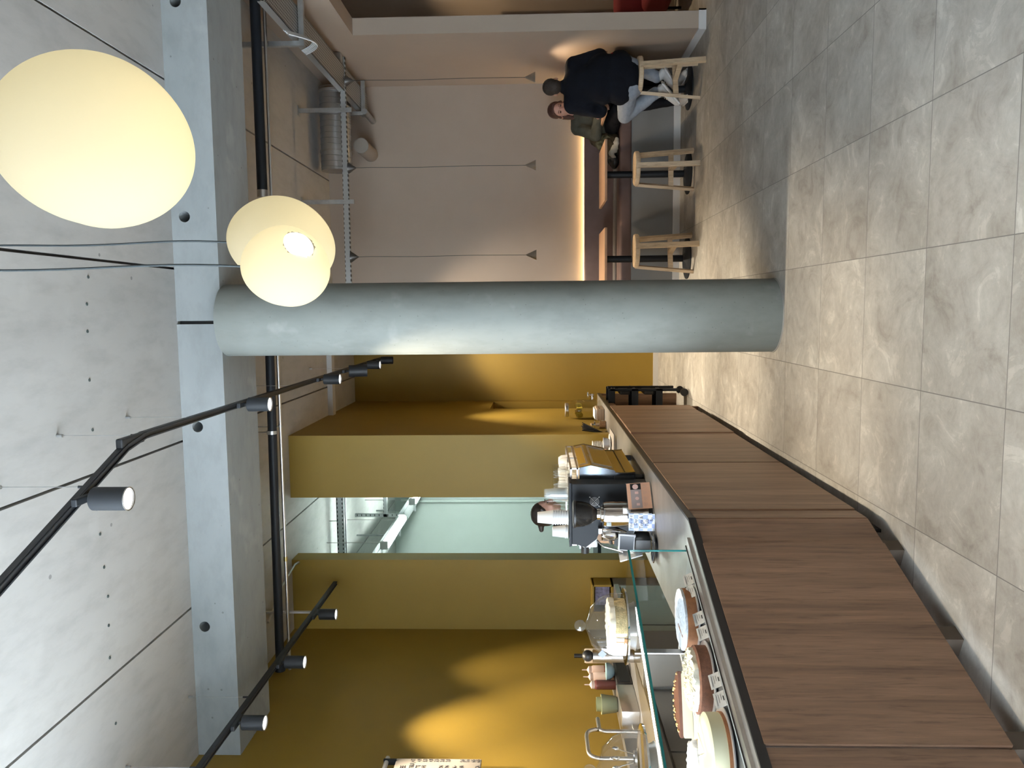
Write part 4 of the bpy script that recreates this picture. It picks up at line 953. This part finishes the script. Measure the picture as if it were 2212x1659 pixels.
# black grinder with emblem
t = thing('coffee_grinder', 'large black grinder with a target emblem and black side knob', 'grinder', (-1.3, 5.0, zt_))
pf = [(.165, .0), (.165, .487), (-.235, .487), (-.235, .46), (-.255, .40), (-.20, .33), (-.09, .285), (-.05, .24), (-.05, 0)]
MB().prism(pf, -.045, .12, MX).build('body', M_BLACKM, t)
MB().rbox((-.035, .04, .497), (.42, .2, .018), .006).build('top_tray', M_BLACKM, t, smooth=40)
MB().bb(-.245, .175, -.062, -.058, .50, .506).build('front_lip', M_BLACKM, t)
MB().rbox((-.23, .03, .37), (.07, .1, .1), .01).build('grey_cover', M_WHITE, t, smooth=40)
MB().cyl((-.262, .02, .40), (-.31, .02, .40), .027, n=24).build('side_knob', M_BLACK, t, smooth=40)
em = MB(); E0 = Vector((.05, -.0465, .343))
for r_ in (.012, .02, .028):
    em.lathe([(r_-.0008, 0), (r_+.0008, 0), (r_+.0008, .001), (r_-.0008, .001)], 40, Matrix.Translation(E0) @ rotm('X', PI/2))
for a in (PI/4, -PI/4):
    u = Vector((math.cos(a), 0, math.sin(a)))*.043; em.bar(E0-u, E0+u, .0016, .001, up=(0, 1, 0))
    for s_ in (-1, 1): em.ell(E0+u*s_, (.0035, .001, .0035), n=10, m=6)
em.build('emblem', M_STEEL, t, smooth=40)
MB().lathe([(0, .305), (.045, .305), (.05, .30), (.048, .225), (.012, .145), (.008, .145), (.044, .225), (0, .3)], 36, c=(-.13, -.14, 0)).bar((-.13, -.1, .31), (-.13, 0, .31), .03, .02).build('dosing_funnel', M_CHROME, t, smooth=40)
MB().tube(arc([(-.19, -.1, .33), (-.22, -.13, .30), (-.235, -.14, .23), (-.25, -.15, .17)], .02), .006, 10).build('bent_rod', M_CHROME, t, smooth=60)
t = thing('coffee_grinder', 'chrome grinder with a smoky bean hopper in front of the black grinder', 'grinder', (-1.29, 4.80, zt_))
MB().lathe([(0, 0), (.085, 0), (.085, .025), (0, .025)], 36).build('black_foot', M_BLACK, t, smooth=40)
MB().lathe([(0, .025), (.08, .025), (.08, .285), (.076, .3), (.05, .31), (0, .31)], 48).build('chrome_body', mat('polished steel', (.7, .7, .7), .1, 1.), t, smooth=40)
MB().lathe([(0, .31), (.05, .31), (.052, .318), (.038, .322), (.036, .34), (0, .34)], 36).build('collar', M_CHROME, t, smooth=40)
MB().lathe([(.03, .34), (.045, .355), (.068, .39), (.08, .43), (.083, .475), (.080, .475), (.075, .43), (.06, .39), (.03, .345)], 48).build('hopper', M_SMOKE, t, smooth=60)
MB().lathe([(0, .34), (.03, .345), (.05, .37), (0, .375)], 30).build('coffee_beans', mat('beans', (.05, .025, .015), .5, noise=.4, nscale=80), t, smooth=45)
MB().lathe([(0, .475), (.087, .475), (.087, .487), (.07, .492), (0, .492)], 48).build('hopper_lid', M_BLACK, t, smooth=45)
MB().rbox((.04, -.062, .16), (.04, .03, .05), .004).build('switch_plate', M_STEEL, t, smooth=40)
MB().rbox((-.045, -.062, .27), (.03, .02, .03), .003).build('grey_label', mat('grey label', (.35, .4, .42), .5), t, smooth=40)
# cups on the grinder tray
ztop = zt_+.513
ORD = ['bottom', 'second', 'third', 'fourth', 'fifth', 'sixth', 'seventh', 'eighth', 'ninth', 'tenth', 'eleventh', 'twelfth', 'thirteenth', 'fourteenth']
def ordl(k, n): return 'topmost' if k == n-1 else ('lowest' if k == 0 else ORD[k]+' from the bottom,')
def cupstack(x, y, z0, n, step, r, h, m, lab, grp, taper=.74):
    base = tumbler((x, y, z0), lab, r, h, grp, m, 'paper_cup' if m is M_WHITE else 'plastic_cup', taper=taper)
    if m is M_WHITE:
        MB().lathe([(r-.001, 0), (r+.003, 0), (r+.003, .006), (r-.001, .006)], 28).build('rolled_rim', M_WHITE, base, smooth=45)
    base['label'] = 'lowest '+lab
    for k in range(1, n): dup1(base, (x, y, z0+k*step), ordl(k, n)+' '+lab)
cupstack(-1.205, 4.99, ztop, 14, .0055, .04, .085, M_CUPG, 'clear plastic cup in the stack on the black grinder', 'stacked clear cups')
cupstack(-1.36, 4.98, ztop, 7, .016, .046, .105, M_WHITE, 'white paper cup in the taller stack on the black grinder', 'tall stack of white paper cups')
cupstack(-1.475, 5.05, ztop, 2, .012, .043, .09, M_WHITE, 'white paper cup in the short stack at the grinder edge', 'short stack of white paper cups')
lab = 'small ribbed glass between the cup stacks on the grinder'
g2 = tumbler((-1.27, 5.08, ztop), lab, .036, .075, 'small glasses on the grinder'); dup1(g2, (-1.27, 5.08, ztop+.077), 'small glass stacked on top of another between the cup stacks'); dup1(g2, (-1.195, 5.09, ztop), 'single small glass behind the clear plastic cups on the grinder')

# acrylic card holders
def quad_frame(O, U, Vv):
    U = Vector(U).normalized(); Vv = Vector(Vv).normalized(); N = U.cross(Vv); return Matrix(((U.x, Vv.x, N.x, O[0]), (U.y, Vv.y, N.y, O[1]), (U.z, Vv.z, N.z, O[2]), (0, 0, 0, 1)))
th_ = math.atan2(4.72-4.84, -1.245+1.075)
t = thing('card_holder', 'acrylic stand with an orange pink drinks card with four cup photos', 'card', (-1.16, 4.76, zt_), -.0)
L = Matrix.Translation((0, 0, .002)) @ rotm('Z', .8) @ rotm('X', PI/2-.12)
MB().box((0, .078, 0), (.20, .156, .004), L).build('acrylic_panel', M_ACRYL, t)
MB().box((0, .003, -.03), (.20, .004, .06), L).build('acrylic_foot', M_ACRYL, t)
MB().box((0, .078, .0027), (.188, .146, .0008), L).build('card', mat('peach card', (.68, .40, .28), .6, noise=.2, nscale=3), t)
MB().box((0, .096, .0034), (.176, .066, .0006), L).build('photo_strip', mat('grey lilac print', (.36, .31, .32), .6), t)
MB().box((.068, .096, .004), (.044, .066, .0005), L).build('dark_photo', M_BLACK, t)
mb = MB()
for x, y, r_ in ((.066, .097, .018), (-.02, .092, .012)): mb.lathe([(0, 0), (r_, 0), (r_, .0008), (0, .0008)], 28, L @ Matrix.Translation((x, y, .0044)))
mb.box((.022, .092, .0042), (.018, .022, .0006), L).box((-.062, .088, .0042), (.017, .02, .0006), L)
mb.build('cup_photos', mat('pinkish white', (.72, .5, .48), .6), t)
mb = MB()
for x in (.066, .022, -.02, -.062):
    for k in range(3): mb.box((x, .048-.008*k, .0034), (.028-.006*k, .0015, .0004), L)
mb.build('print_lines', mat('soft grey print', (.45, .33, .28), .7), t)
t = thing('card_holder', 'acrylic stand with a blue checkered card, handwritten for the day', 'card', (-1.295, 4.62, zt_), 0)
L = Matrix.Translation((0, 0, .002)) @ rotm('Z', .02) @ rotm('X', PI/2-.1)
MB().box((0, .08, 0), (.114, .164, .004), L).build('acrylic_panel', M_ACRYL, t); MB().box((0, .003, -.03), (.114, .004, .06), L).build('acrylic_foot', M_ACRYL, t)
def check():
    t = NT('blue checkered card'); tc = t.n('ShaderNodeTexCoord'); n = t.n('ShaderNodeTexNoise'); n.inputs['Scale'].default_value = 14; t.l(tc.outputs['Object'], n.inputs[0])
    v = t.n('ShaderNodeVectorMath', operation='MULTIPLY_ADD'); t.l(n.outputs['Color'], v.inputs[0]); v.inputs[1].default_value = (.018, .018, .018); t.l(tc.outputs['Object'], v.inputs[2])
    c = t.n('ShaderNodeTexChecker'); c.inputs['Scale'].default_value = 36; t.l(v.outputs[0], c.inputs[0]); c.inputs[1].default_value = (.33, .4, .68, 1); c.inputs[2].default_value = (.68, .7, .74, 1)
    t.l(c.outputs[0], t.b.inputs['Base Color']); return t.m
MB().box((0, .08, .0027), (.105, .156, .0008), L).build('card', check(), t)
for y, s_, sz in ((.136, 'Filter of d', .024), (.108, 'Day', .028), (.072, 'Tega &', .032), (.038, 'Tula', .032), (.012, 'Bo', .026)):
    text(s_, sz, M_INK, t, L @ Matrix.Translation((0 if s_ != 'Bo' else .02, y, .0035)), 'handwriting', align='CENTER', sx=.85)
t = thing('steel_tray', 'oval polished steel dish on the bar beside the display case', 'dish', (-1.44, 4.58, zt_))
MB().lathe([(0, .0), (.06, 0), (.085, .018), (.09, .02), (.086, .022), (.058, .006), (0, .006)], 44).build('dish', M_CHROME, t, smooth=45)
t = thing('card_terminal', 'tilted till screen with a black keypad behind the checkered card', 'till', (-1.47, 4.80, zt_), -.35)
MB().rbox((0, .0, .055), (.1, .1, .1), .012, M=None).build('stand', M_BLACK, t, smooth=40)
MB().rbox((0, -.02, .15), (.13, .02, .11), .008, M=rotm('X', -.12)).build('grey_screen_frame', mat('till grey', (.42, .42, .44), .4), t, smooth=40)
MB().rbox((0, -.031, .15), (.105, .003, .085), .002, M=rotm('X', -.12)).build('black_screen', mat('dark screen', (.012, .018, .028), .15), t)
MB().rbox((-.06, .03, .15), (.01, .12, .15), .003, M=rotm('Y', -.35)).build('white_side_screen', M_WHITE, t, smooth=40)
# things behind the case, seen through the glass
t = thing('prep_bench', 'pale wooden shelf with dark trays behind the display case', 'shelf', (-2.1, 4.0, 0), .38)
MB().bb(-.2, .2, -.9, .75, .60, .63).build('shelf_board', mat('pale marbled board', (.5, .5, .44), .4, noise=.15, nscale=4), t)
MB().bb(-.2, .2, -.9, .75, .25, .27).build('shelf_board', M_GREYP, t)
for y in (-.87, -.05, .72): MB().bb(-.19, -.16, y-.015, y+.015, 0, .6).bb(.16, .19, y-.015, y+.015, 0, .6).build('frame_leg', M_STEEL, t)
tag(MB().rbox((-2.12, 4.55, .66), (.26, .34, .05), .008).build('baking_tray', M_BLACKM), 'dark tray on the shelf behind the far end of the display case', 'tray')
t = thing('tablet', 'tablet showing blue pages on the shelf behind the case', 'tablet', (-2.0, 3.9, .64), .3)
MB().rbox((0, 0, .06), (.02, .3, .2), .005, M=rotm('Y', -.6)).build('frame', M_GREYP, t); MB().rbox((.011, 0, .06), (.003, .27, .17), .001, M=rotm('Y', -.6)).build('screen', mat('blue screen', (.2, .25, .5), .3, emis=(.25, .32, .75), estr=.8), t)
t = thing('cake_server', 'black and white pie server lying in the display case', 'server', tuple(c2(.2, .32, .93)), .9)
MB().prism([(-.06, -.03), (.05, -.02), (.07, 0), (.05, .02), (-.06, .03)], 0, .004).build('blade', M_BLACK, t); MB().rbox((-.11, 0, .006), (.1, .018, .012), .004).build('handle', M_WHITE, t, smooth=40)
t = thing('spice_grinder', 'round black knob of a grinder above the glass case edge', 'grinder', (-2.45, 5.3, 0))
MB().cyl((0, 0, .92), (0, 0, 1.25), .045, n=24).build('body', M_STEEL, t, smooth=40); MB().ell((0, 0, 1.285), (.04, .04, .04)).build('black_knob', M_BLACK, t, smooth=60)
tag(MB().bb(-2.6, -2.35, 5.1, 5.5, 0, .92).build('side_cabinet', M_GREYP), 'grey cabinet under the black knobbed grinder behind the bar', 'cabinet')

# red armchair in the next room
t = thing('armchair', 'rounded dark red armchair in the next room at the photo edge', 'armchair', (3.62, 8.75, 0))
MB().rbox((0, 0, .3), (.75, .7, .3), .08, 4).build('seat', mat('dark red fabric', (.2, .02, .025), .8), t, smooth=40)
MB().rbox((0, .3, .5), (.78, .18, .5), .08, 4).build('backrest', MATS['dark red fabric'], t, smooth=40)
for x in (-.3, .3):
    for y in (-.25, .3): MB().cyl((x, y, 0), (x, y, .16), .015, n=12).build('leg', M_BLACKM, t)
t = thing('glass_screen', 'tall glass screen edge in the next room', 'screen', (4.3, 9.2, 0))
MB().bb(-.6, .8, -.005, .005, .05, 2.6).build('pane', M_GLASS, t); MB().bb(-.62, -.58, -.02, .02, 0, 2.62).build('frame_post', M_STEEL, t)
t = thing('ceiling_downlight', 'small ceiling downlight in the next room', 'light', (4.3, 8.6, ZC-.03))
MB().cyl((0, 0, 0), (0, 0, .03), .05, n=20).build('housing', M_WHITE, t, smooth=40); MB().cyl((0, 0, -.003), (0, 0, 0), .04, n=20).build('lens', M_GLOW, t)
spot(t, (0, 0, -.02), (-.1, .5, -3), 190, (1, .75, .45), size=75)

# ------------------------------------------------------------------ people
M_SKIN = mat('skin', (.42, .24, .175), .5, noise=.04, nscale=30); M_SKIN2 = mat('fair skin', (.46, .26, .2), .5, noise=.04, nscale=30)
def V3(*a): return Vector(a)
def head(mb, c, face, s=1., pitch=0.):
    """face = angle of the facing direction; local frame looks along -Y"""
    M = Matrix.Translation(c) @ rotm('Z', face+PI/2) @ rotm('X', pitch) @ Matrix.Scale(s, 4)
    mb.ell((0, .012, .03), (.076, .094, .088), M); mb.ell((0, -.018, -.022), (.062, .074, .082), M)      # skull, face
    mb.ell((0, -.055, -.082), (.03, .028, .024), M); mb.ell((0, -.045, -.07), (.046, .04, .028), M)       # chin, jaw
    mb.rc(M @ V3(0, -.082, .022), M @ V3(0, -.104, -.018), .008*s, .0125*s)                               # nose
    mb.ell((-.009, -.094, -.022), (.007, .009, .006), M); mb.ell((.009, -.094, -.022), (.007, .009, .006), M)
    for k in (-1, 1):
        mb.ell((k*.03, -.075, .028), (.022, .012, .007), M)       # brow ridge
        mb.ell((k*.04, -.062, -.02), (.022, .02, .02), M)         # cheek
        mb.ell((k*.078, .012, -.005), (.009, .018, .03), M)       # ear
    mb.ell((0, -.084, -.047), (.022, .01, .006), M)
    return M
def face_parts(M, t, lip=(.3, .09, .08), sleepy=True):
    for k in (-1, 1):
        MB().ell((k*.031, -.0805, .012), (.0125, .0065, .0055 if sleepy else .007), M).build('eye', mat('eye dark', (.05, .03, .025), .3), t, smooth=60)
        mb = MB(); mb.tube([M @ V3(k*(.017+.028*u), -.0905+.012*u*u, .031+.006*math.sin(u*2.6)) for u in (0, .25, .5, .75, 1)], .0028, 6)
        mb.build('eyebrow', mat('eyebrow', (.05, .03, .02), .8), t, smooth=60)
    MB().tube([M @ V3(-.021+.042*u, -.0935+.008*(2*u-1)**2, -.0485-.002*math.sin(u*PI)) for u in [i/8 for i in range(9)]], .0042, 8).build('lips', mat('lips', lip, .5), t, smooth=60)
def hand(mb, w, d, n, s=1., curl=.5, side=1):
    """w wrist, d direction of fingers, n palm normal (fingers curl towards n)"""
    w, d, n = Vector(w), Vector(d).normalized(), Vector(n).normalized(); x = d.cross(n).normalized()*side; n = x.cross(d)*side; n.normalize()
    R = Matrix(((x.x, d.x, n.x), (x.y, d.y, n.y), (x.z, d.z, n.z))).to_4x4(); M = Matrix.Translation(w) @ R
    mb.ell((0, .045*s, 0), (.040*s, .052*s, .015*s), M)
    for i, (fx_, L) in enumerate(((-.029, .066), (-.010, .076), (.010, .071), (.028, .056))):
        a = M @ V3(fx_*s, .08*s, 0); c = curl*(1+.12*i); p1 = a + (R @ V3(0, math.cos(c*.5), math.sin(c*.5)))*L*.45*s
        p2 = p1+(R @ V3(0, math.cos(c*1.2), math.sin(c*1.2)))*L*.32*s; p3 = p2+(R @ V3(0, math.cos(c*1.9), math.sin(c*1.9)))*L*.26*s
        mb.rc(a, p1, .0092*s, .0085*s); mb.rc(p1, p2, .0085*s, .0078*s); mb.rc(p2, p3, .0078*s, .0066*s)
    a = M @ V3(-.03*s, .02*s, .004*s); b = M @ V3(-.055*s, .052*s, .012*s); c = M @ V3(-.052*s, .082*s, .02*s)
    mb.rc(a, b, .0125*s, .0105*s); mb.rc(b, c, .0105*s, .008*s)
def shoe(loc, ang, tilt, t, m, s=1., sole=None):
    M = Matrix.Translation(loc) @ rotm('Z', ang) @ rotm('X', tilt) @ Matrix.Scale(s, 4)   # toe along +Y
    mb = MB(); mb.rc(M @ V3(0, -.07, .045), M @ V3(0, .06, .035), .042*s, .038*s); mb.rc(M @ V3(0, .06, .035), M @ V3(0, .15, .026), .04*s, .03*s)
    mb.rc(M @ V3(0, -.06, .05), M @ V3(0, -.045, .1), .043*s, .042*s); mb.ell((0, .08, .02), (.046, .12, .022), M)
    o = mb.build('shoe', m, t, remesh=.007)
    MB().rbox((0, .03, .006), (.088, .285, .022), .01, 3, M).build('sole', sole or M_WHITE, o, smooth=40)
    la = MB()
    for k in range(4): la.bar(M @ V3(-.022, .03+.018*k, .083-.008*k), M @ V3(.022, .03+.018*k, .083-.008*k), .005, .004)
    la.build('laces', M_PAPER, o); return o

def shoe_at(ank, ang, tilt, t, m, s=1., sole=None):
    R = rotm('Z', ang) @ rotm('X', tilt) @ Matrix.Scale(s, 4); return shoe(ank-(R @ V3(0, -.05, .088)), ang, tilt, t, m, s, sole)
# seated man, seen from behind
t = thing('person', 'person in a navy black sweater seated on an oak stool, back to the camera', 'person', (2.285, 7.93, 0))
O = Vector((2.285, 7.93, 0))
def L_(*a): return Vector(a)-O
pel = L_(2.25, 7.97, .74); che = L_(2.24, 8.06, 1.12); nk = L_(2.225, 8.10, 1.31); hc = L_(2.235, 8.125, 1.425)
shl, shr = L_(2.045, 8.08, 1.25), L_(2.42, 8.06, 1.235); ell_, elr = L_(1.975, 8.07, .98), L_(2.50, 8.02, .98); hl, hr = L_(2.03, 8.25, .925), L_(2.40, 8.27, .93)
kl, kr = L_(1.985, 8.30, .70), L_(2.52, 8.30, .70); al, ar = L_(2.15, 8.10, .42), L_(2.33, 8.17, .40)
hipl, hipr = L_(2.16, 8.0, .71), L_(2.36, 8.0, .71)
mb = MB(); HM = head(mb, hc, PI/2-.25, 1.0, .1)
mb.rc(nk-V3(0, 0, .05), hc-V3(0, 0, .05), .062, .056); mb.rc(pel, che, .15, .16); mb.rc(shl, shr, .07, .07)
for a, b, c, sd in ((shl, ell_, hl, -1), (shr, elr, hr, 1)):
    mb.rc(a, b, .06, .045); mb.rc(b, c, .043, .03)
hand(mb, hl, (.25, .6, -.1), (.5, -.1, -1), 1, .7, 1); hand(mb, hr, (-.3, .6, 0), (-.5, 0, -1), 1, .7, -1)
for a, b, c in ((hipl, kl, al), (hipr, kr, ar)):
    mb.rc(a, b, .085, .062); mb.rc(b, c, .058, .038); mb.rc(c, c+V3(0, -.015, -.03), .036, .034)
mb.build('body', M_SKIN, t, remesh=.0075)
M_NAVY = mat('navy knit', (.005, .0065, .011), .95, spec=.2, noise=.15, nscale=60, bump=.8, bscale=350)
mb = MB(); mb.rc(pel+V3(0, -.015, -.0), che+V3(0, -.02, 0), .185, .185); mb.rc(shl, shr, .095, .095); mb.ell(tuple(che+V3(0, -.01, .03)), (.235, .15, .2)); mb.ell(tuple(pel+V3(.015, -.02, .06)), (.265, .18, .17)); mb.ell(tuple(pel+V3(.01, -.0, .22)), (.25, .17, .2))
mb.rc(nk-V3(0, .01, .06), nk+V3(.005, 0, .025), .09, .07)
for a, b, c in ((shl, ell_, hl), (shr, elr, hr)):
    mb.rc(a, b, .092, .072); mb.rc(b, b+(c-b)*.86, .07, .045)
mb.build('sweater', M_NAVY, t, remesh=.009, tex=(.13, .018), relax=16)
M_JEAN = mat('grey jeans', (.23, .26, .31), .8, noise=.12, nscale=30, bump=.3)
mb = MB(); mb.rc(pel+V3(-.06, -.01, -.03), pel+V3(.06, -.01, -.03), .15, .15)
for a, b, c in ((hipl, kl, al), (hipr, kr, ar)):
    mb.rc(a, b, .108, .08); mb.rc(b, c, .076, .062)
mb.build('jeans', M_JEAN, t, remesh=.009, tex=(.08, .012))
mb = MB(); mb.ell((0, .022, .045), (.083, .094, .085), HM); mb.ell((0, .055, .0), (.07, .06, .07), HM)
mb.build('hair', mat('dark short hair', (.025, .018, .014), .8, noise=.3, nscale=80, bump=1, bscale=150), t, remesh=.006, tex=(.015, .006), relax=1)
M_SHOEW = mat('white trainer', (.5, .5, .5), .6)
shoe_at(al+V3(0, -.02, -.035), 1.0, -.75, t, M_SHOEW); shoe_at(ar+V3(0, -.02, -.035), .75, -.6, t, M_SHOEW)
MB().box(tuple(pel+V3(.235, -.07, .12)), (.004, .006, .045), None).build('red_tab', mat('red tab', (.5, .02, .03), .7), t)

# seated woman facing the camera
O = Vector((2.19, 9.1, 0))
t = thing('person', 'person with brown hair in an olive green shirt, seated on the bench', 'person', tuple(O))
pel = L_(2.12, 9.16, .80); che = L_(2.16, 9.10, 1.04); nk = L_(2.2, 9.03, 1.2); hc = L_(2.215, 8.955, 1.345)
shl, shr = L_(2.04, 9.07, 1.15), L_(2.35, 9.07, 1.14); ell_, elr = L_(1.93, 8.95, .95), L_(2.44, 8.92, .96); hl, hr = L_(2.08, 8.72, .945), L_(2.36, 8.70, .945)
hipl, hipr = L_(2.06, 9.1, .77), L_(2.22, 9.1, .77); kl, kr = L_(2.13, 8.62, .74), L_(2.38, 8.62, .74); al, ar = L_(2.21, 8.66, .15), L_(2.46, 8.72, .13)
mb = MB(); HM = head(mb, hc, -PI/2-.12, 1.1, .12)
mb.rc(nk-V3(0, 0, .04), hc-V3(0, -.02, .06), .05, .046); mb.rc(pel, che, .12, .12); mb.rc(shl, shr, .055, .055)
for a, b, c in ((shl, ell_, hl), (shr, elr, hr)): mb.rc(a, b, .045, .037); mb.rc(b, c, .035, .025)
hand(mb, hl, (.3, -.5, 0), (.2, .1, -1), .92, .5, 1); hand(mb, hr, (-.4, -.5, 0), (-.2, .1, -1), .92, .5, -1)
for a, b, c in ((hipl, kl, al), (hipr, kr, ar)): mb.rc(a, b, .078, .055); mb.rc(b, c, .05, .034)
mb.build('body', M_SKIN2, t, remesh=.0065)
face_parts(HM, t)
M_OLIVE = mat('olive cotton', (.042, .044, .033), .85, noise=.12, nscale=20, bump=.4)
mb = MB(); mb.rc(pel, che, .15, .14); mb.rc(shl, shr, .08, .08); mb.ell(tuple(che), (.19, .125, .17))
mb.rc(nk-V3(0, .0, .05), nk-V3(0, 0, .015), .075, .06)
for a, b, c in ((shl, ell_, hl), (shr, elr, hr)): mb.rc(a, b, .075, .068); mb.rc(b, b+(c-b)*.8, .066, .05)
mb.build('shirt', M_OLIVE, t, remesh=.008, tex=(.09, .022))
mb = MB()
for sx in (-1, 1): mb.bar(nk+V3(sx*.012, -.075, -.075), nk+V3(sx*.055, -.03, .0), .05, .008, up=(0, -1, .3))
mb.build('collar', M_OLIVE, t)
mb = MB()
for a, b, c in ((hipl, kl, al), (hipr, kr, ar)): mb.rc(a, b, .095, .07); mb.rc(b, c, .066, .048)
mb.build('trousers', mat('black trousers', (.008, .008, .01), .9, spec=.2), t, remesh=.009, tex=(.08, .01))
M_HAIRB = mat('brown hair', (.055, .022, .016), .6, noise=.3, nscale=60, stretch=(1, 1, .2), bump=.8, bscale=120)
mb = MB(); mb.ell((0, .03, .045), (.086, .098, .088), HM); mb.ell((0, .05, -.02), (.08, .07, .1), HM); mb.rc(HM @ V3(-.06, .03, -.04), HM @ V3(-.075, .03, -.15), .036, .022); mb.rc(HM @ V3(.06, .03, -.04), HM @ V3(.07, .04, -.13), .034, .02)
mb.rc(HM @ V3(-.045, -.05, .082), HM @ V3(-.078, -.01, .0), .016, .014); mb.rc(HM @ V3(.045, -.05, .082), HM @ V3(.078, -.01, .0), .016, .014); mb.rc(HM @ V3(-.045, -.05, .085), HM @ V3(.045, -.05, .085), .016, .016)
mb.build('hair', M_HAIRB, t, remesh=.0055, tex=(.02, .004), relax=2)
shoe(al+V3(.0, -.02, -.135), PI-.1, 0, t, M_SHOEW); shoe(ar+V3(0, -.02, -.115), PI+.1, 0, t, M_SHOEW)

# barista behind the espresso machine
O = Vector((-1.74, 6.3, 0))
t = thing('person', 'person in profile with dark tied back hair, working behind the espresso machine', 'person', tuple(O))
pel = L_(-1.80, 6.3, .92); che = L_(-1.77, 6.3, 1.22); nk = L_(-1.73, 6.3, 1.40); hc = L_(-1.665, 6.28, 1.555)
shl, shr = L_(-1.78, 6.14, 1.33), L_(-1.76, 6.47, 1.33); ell_, elr = L_(-1.80, 6.05, 1.09), L_(-1.62, 6.56, 1.08); hl, hr = L_(-1.68, 6.12, 1.0), L_(-1.36, 6.84, .99)
mb = MB(); HM = head(mb, hc, .05, 1., .18)
mb.rc(nk-V3(0, 0, .05), hc-V3(.02, 0, .06), .05, .047); mb.rc(pel, che, .12, .12); mb.rc(shl, shr, .055, .055)
for a, b, c in ((shl, ell_, hl), (shr, elr, hr)): mb.rc(a, b, .045, .037); mb.rc(b, c, .034, .025)
hand(mb, hl, (.8, .1, -.1), (0, .3, -1), .92, .6, 1); hand(mb, hr, (.8, .55, 0), (.3, .3, 1), .92, .9, -1)
mb.rc(pel+V3(0, -.09, -.05), pel+V3(.03, -.1, -.45), .09, .062); mb.rc(pel+V3(0, .09, -.05), pel+V3(.03, .1, -.45), .09, .062)
mb.rc(pel+V3(.03, -.1, -.45), pel+V3(.0, -.1, -.85), .06, .04); mb.rc(pel+V3(.03, .1, -.45), pel+V3(.0, .1, -.85), .06, .04)
mb.build('body', M_SKIN2, t, remesh=.007)
face_parts(HM, t)
M_SAND = mat('sand coloured shirt', (.5, .36, .27), .85, noise=.06, nscale=20)
mb = MB(); mb.rc(pel, che, .155, .145); mb.rc(shl, shr, .075, .075)
for a, b in ((shl, ell_), (shr, elr)): mb.rc(a, a+(b-a)*.7, .072, .066)
mb.build('shirt', M_SAND, t, remesh=.009, tex=(.09, .016))
mb = MB(); mb.rc(pel+V3(0, -.09, -.05), pel+V3(.03, -.1, -.45), .105, .08); mb.rc(pel+V3(0, .09, -.05), pel+V3(.03, .1, -.45), .105, .08); mb.rc(pel+V3(.03, -.1, -.45), pel+V3(0, -.1, -.84), .078, .06); mb.rc(pel+V3(.03, .1, -.45), pel+V3(0, .1, -.84), .078, .06)
mb.build('trousers', MATS['black trousers'], t, remesh=.01)
mb = MB(); mb.rc(nk-V3(.03, 0, .05), nk+V3(-.02, 0, .06), .085, .062); mb.build('black_scarf', MATS['black trousers'], t, remesh=.008)
mb = MB(); mb.ell((0, .03, .048), (.086, .1, .086), HM); mb.ell((0, .062, .0), (.072, .06, .075), HM); mb.rc(HM @ V3(0, .12, .03), HM @ V3(0, .16, .02), .028, .02); mb.rc(HM @ V3(-.07, -.02, .05), HM @ V3(-.076, .02, -.02), .02, .012); mb.rc(HM @ V3(.07, -.02, .05), HM @ V3(.076, .02, -.02), .02, .012)
mb.build('hair', mat('black brown hair', (.02, .014, .012), .5, noise=.3, nscale=60, stretch=(1, 1, .2)), t, remesh=.0055, tex=(.02, .003), relax=2)
MB().ell((.079, .012, -.038), (.006, .006, .006), HM).build('earring', M_CHROME, t, smooth=60)
for sy in (-.1, .1): shoe(V3(-.04, sy, 0), -PI/2, 0, t, M_BLACK, sole=M_BLACK)

# clothes and bag on the bench beside the woman
M_BAGB = mat('brown olive fabric', (.045, .032, .016), .8, noise=.25, nscale=14)
t = thing('jacket', 'crumpled brown and olive jacket heaped on the bench beside the woman', 'jacket', (1.90, 9.17, .68))
mb = MB(); mb.rc((-.06, 0, .07), (.04, .03, .24), .085, .08); mb.ell((-.03, 0, .09), (.16, .13, .12)); mb.rc((-.1, .02, .1), (.06, .06, .28), .06, .05)
mb.build('brown_cloth', M_BAGB, t, remesh=.009, tex=(.07, .05), relax=2)
mb = MB(); mb.rc((.02, -.06, .12), (-.05, -.08, .22), .06, .05); mb.ell((0, -.07, .16), (.07, .05, .09))
mb.build('olive_cloth', mat('light olive fabric', (.095, .09, .05), .8, noise=.2, nscale=14), t, remesh=.008, tex=(.05, .04), relax=2)
t = thing('scarf', 'pale cream scarf lying at the foot of the crumpled jacket', 'scarf', (1.80, 9.08, .68))
mb = MB(); mb.rc((.1, -.02, .03), (-.05, -.02, .09), .028, .03); mb.rc((-.05, -.02, .09), (-.1, 0, .05), .03, .02); mb.rc((.06, -.03, .03), (-.02, -.03, .05), .03, .03)
mb.build('cloth', mat('cream cloth', (.5, .47, .4), .85), t, remesh=.006, tex=(.04, .02), relax=2)
t = thing('handbag', 'small slouchy black bag on the bench between the tables', 'bag', (1.67, 9.12, .68))
mb = MB(); mb.ell((0, 0, .05), (.09, .07, .05)); mb.ell((.03, .01, .08), (.06, .05, .05)); mb.build('bag_body', M_BLACK, t, remesh=.008, tex=(.06, .02))
MB().tube([(-.06, 0, .07), (-.03, -.01, .12), (.02, 0, .13), (.06, 0, .1)], .006, 8).build('strap', M_BLACK, t, smooth=60)
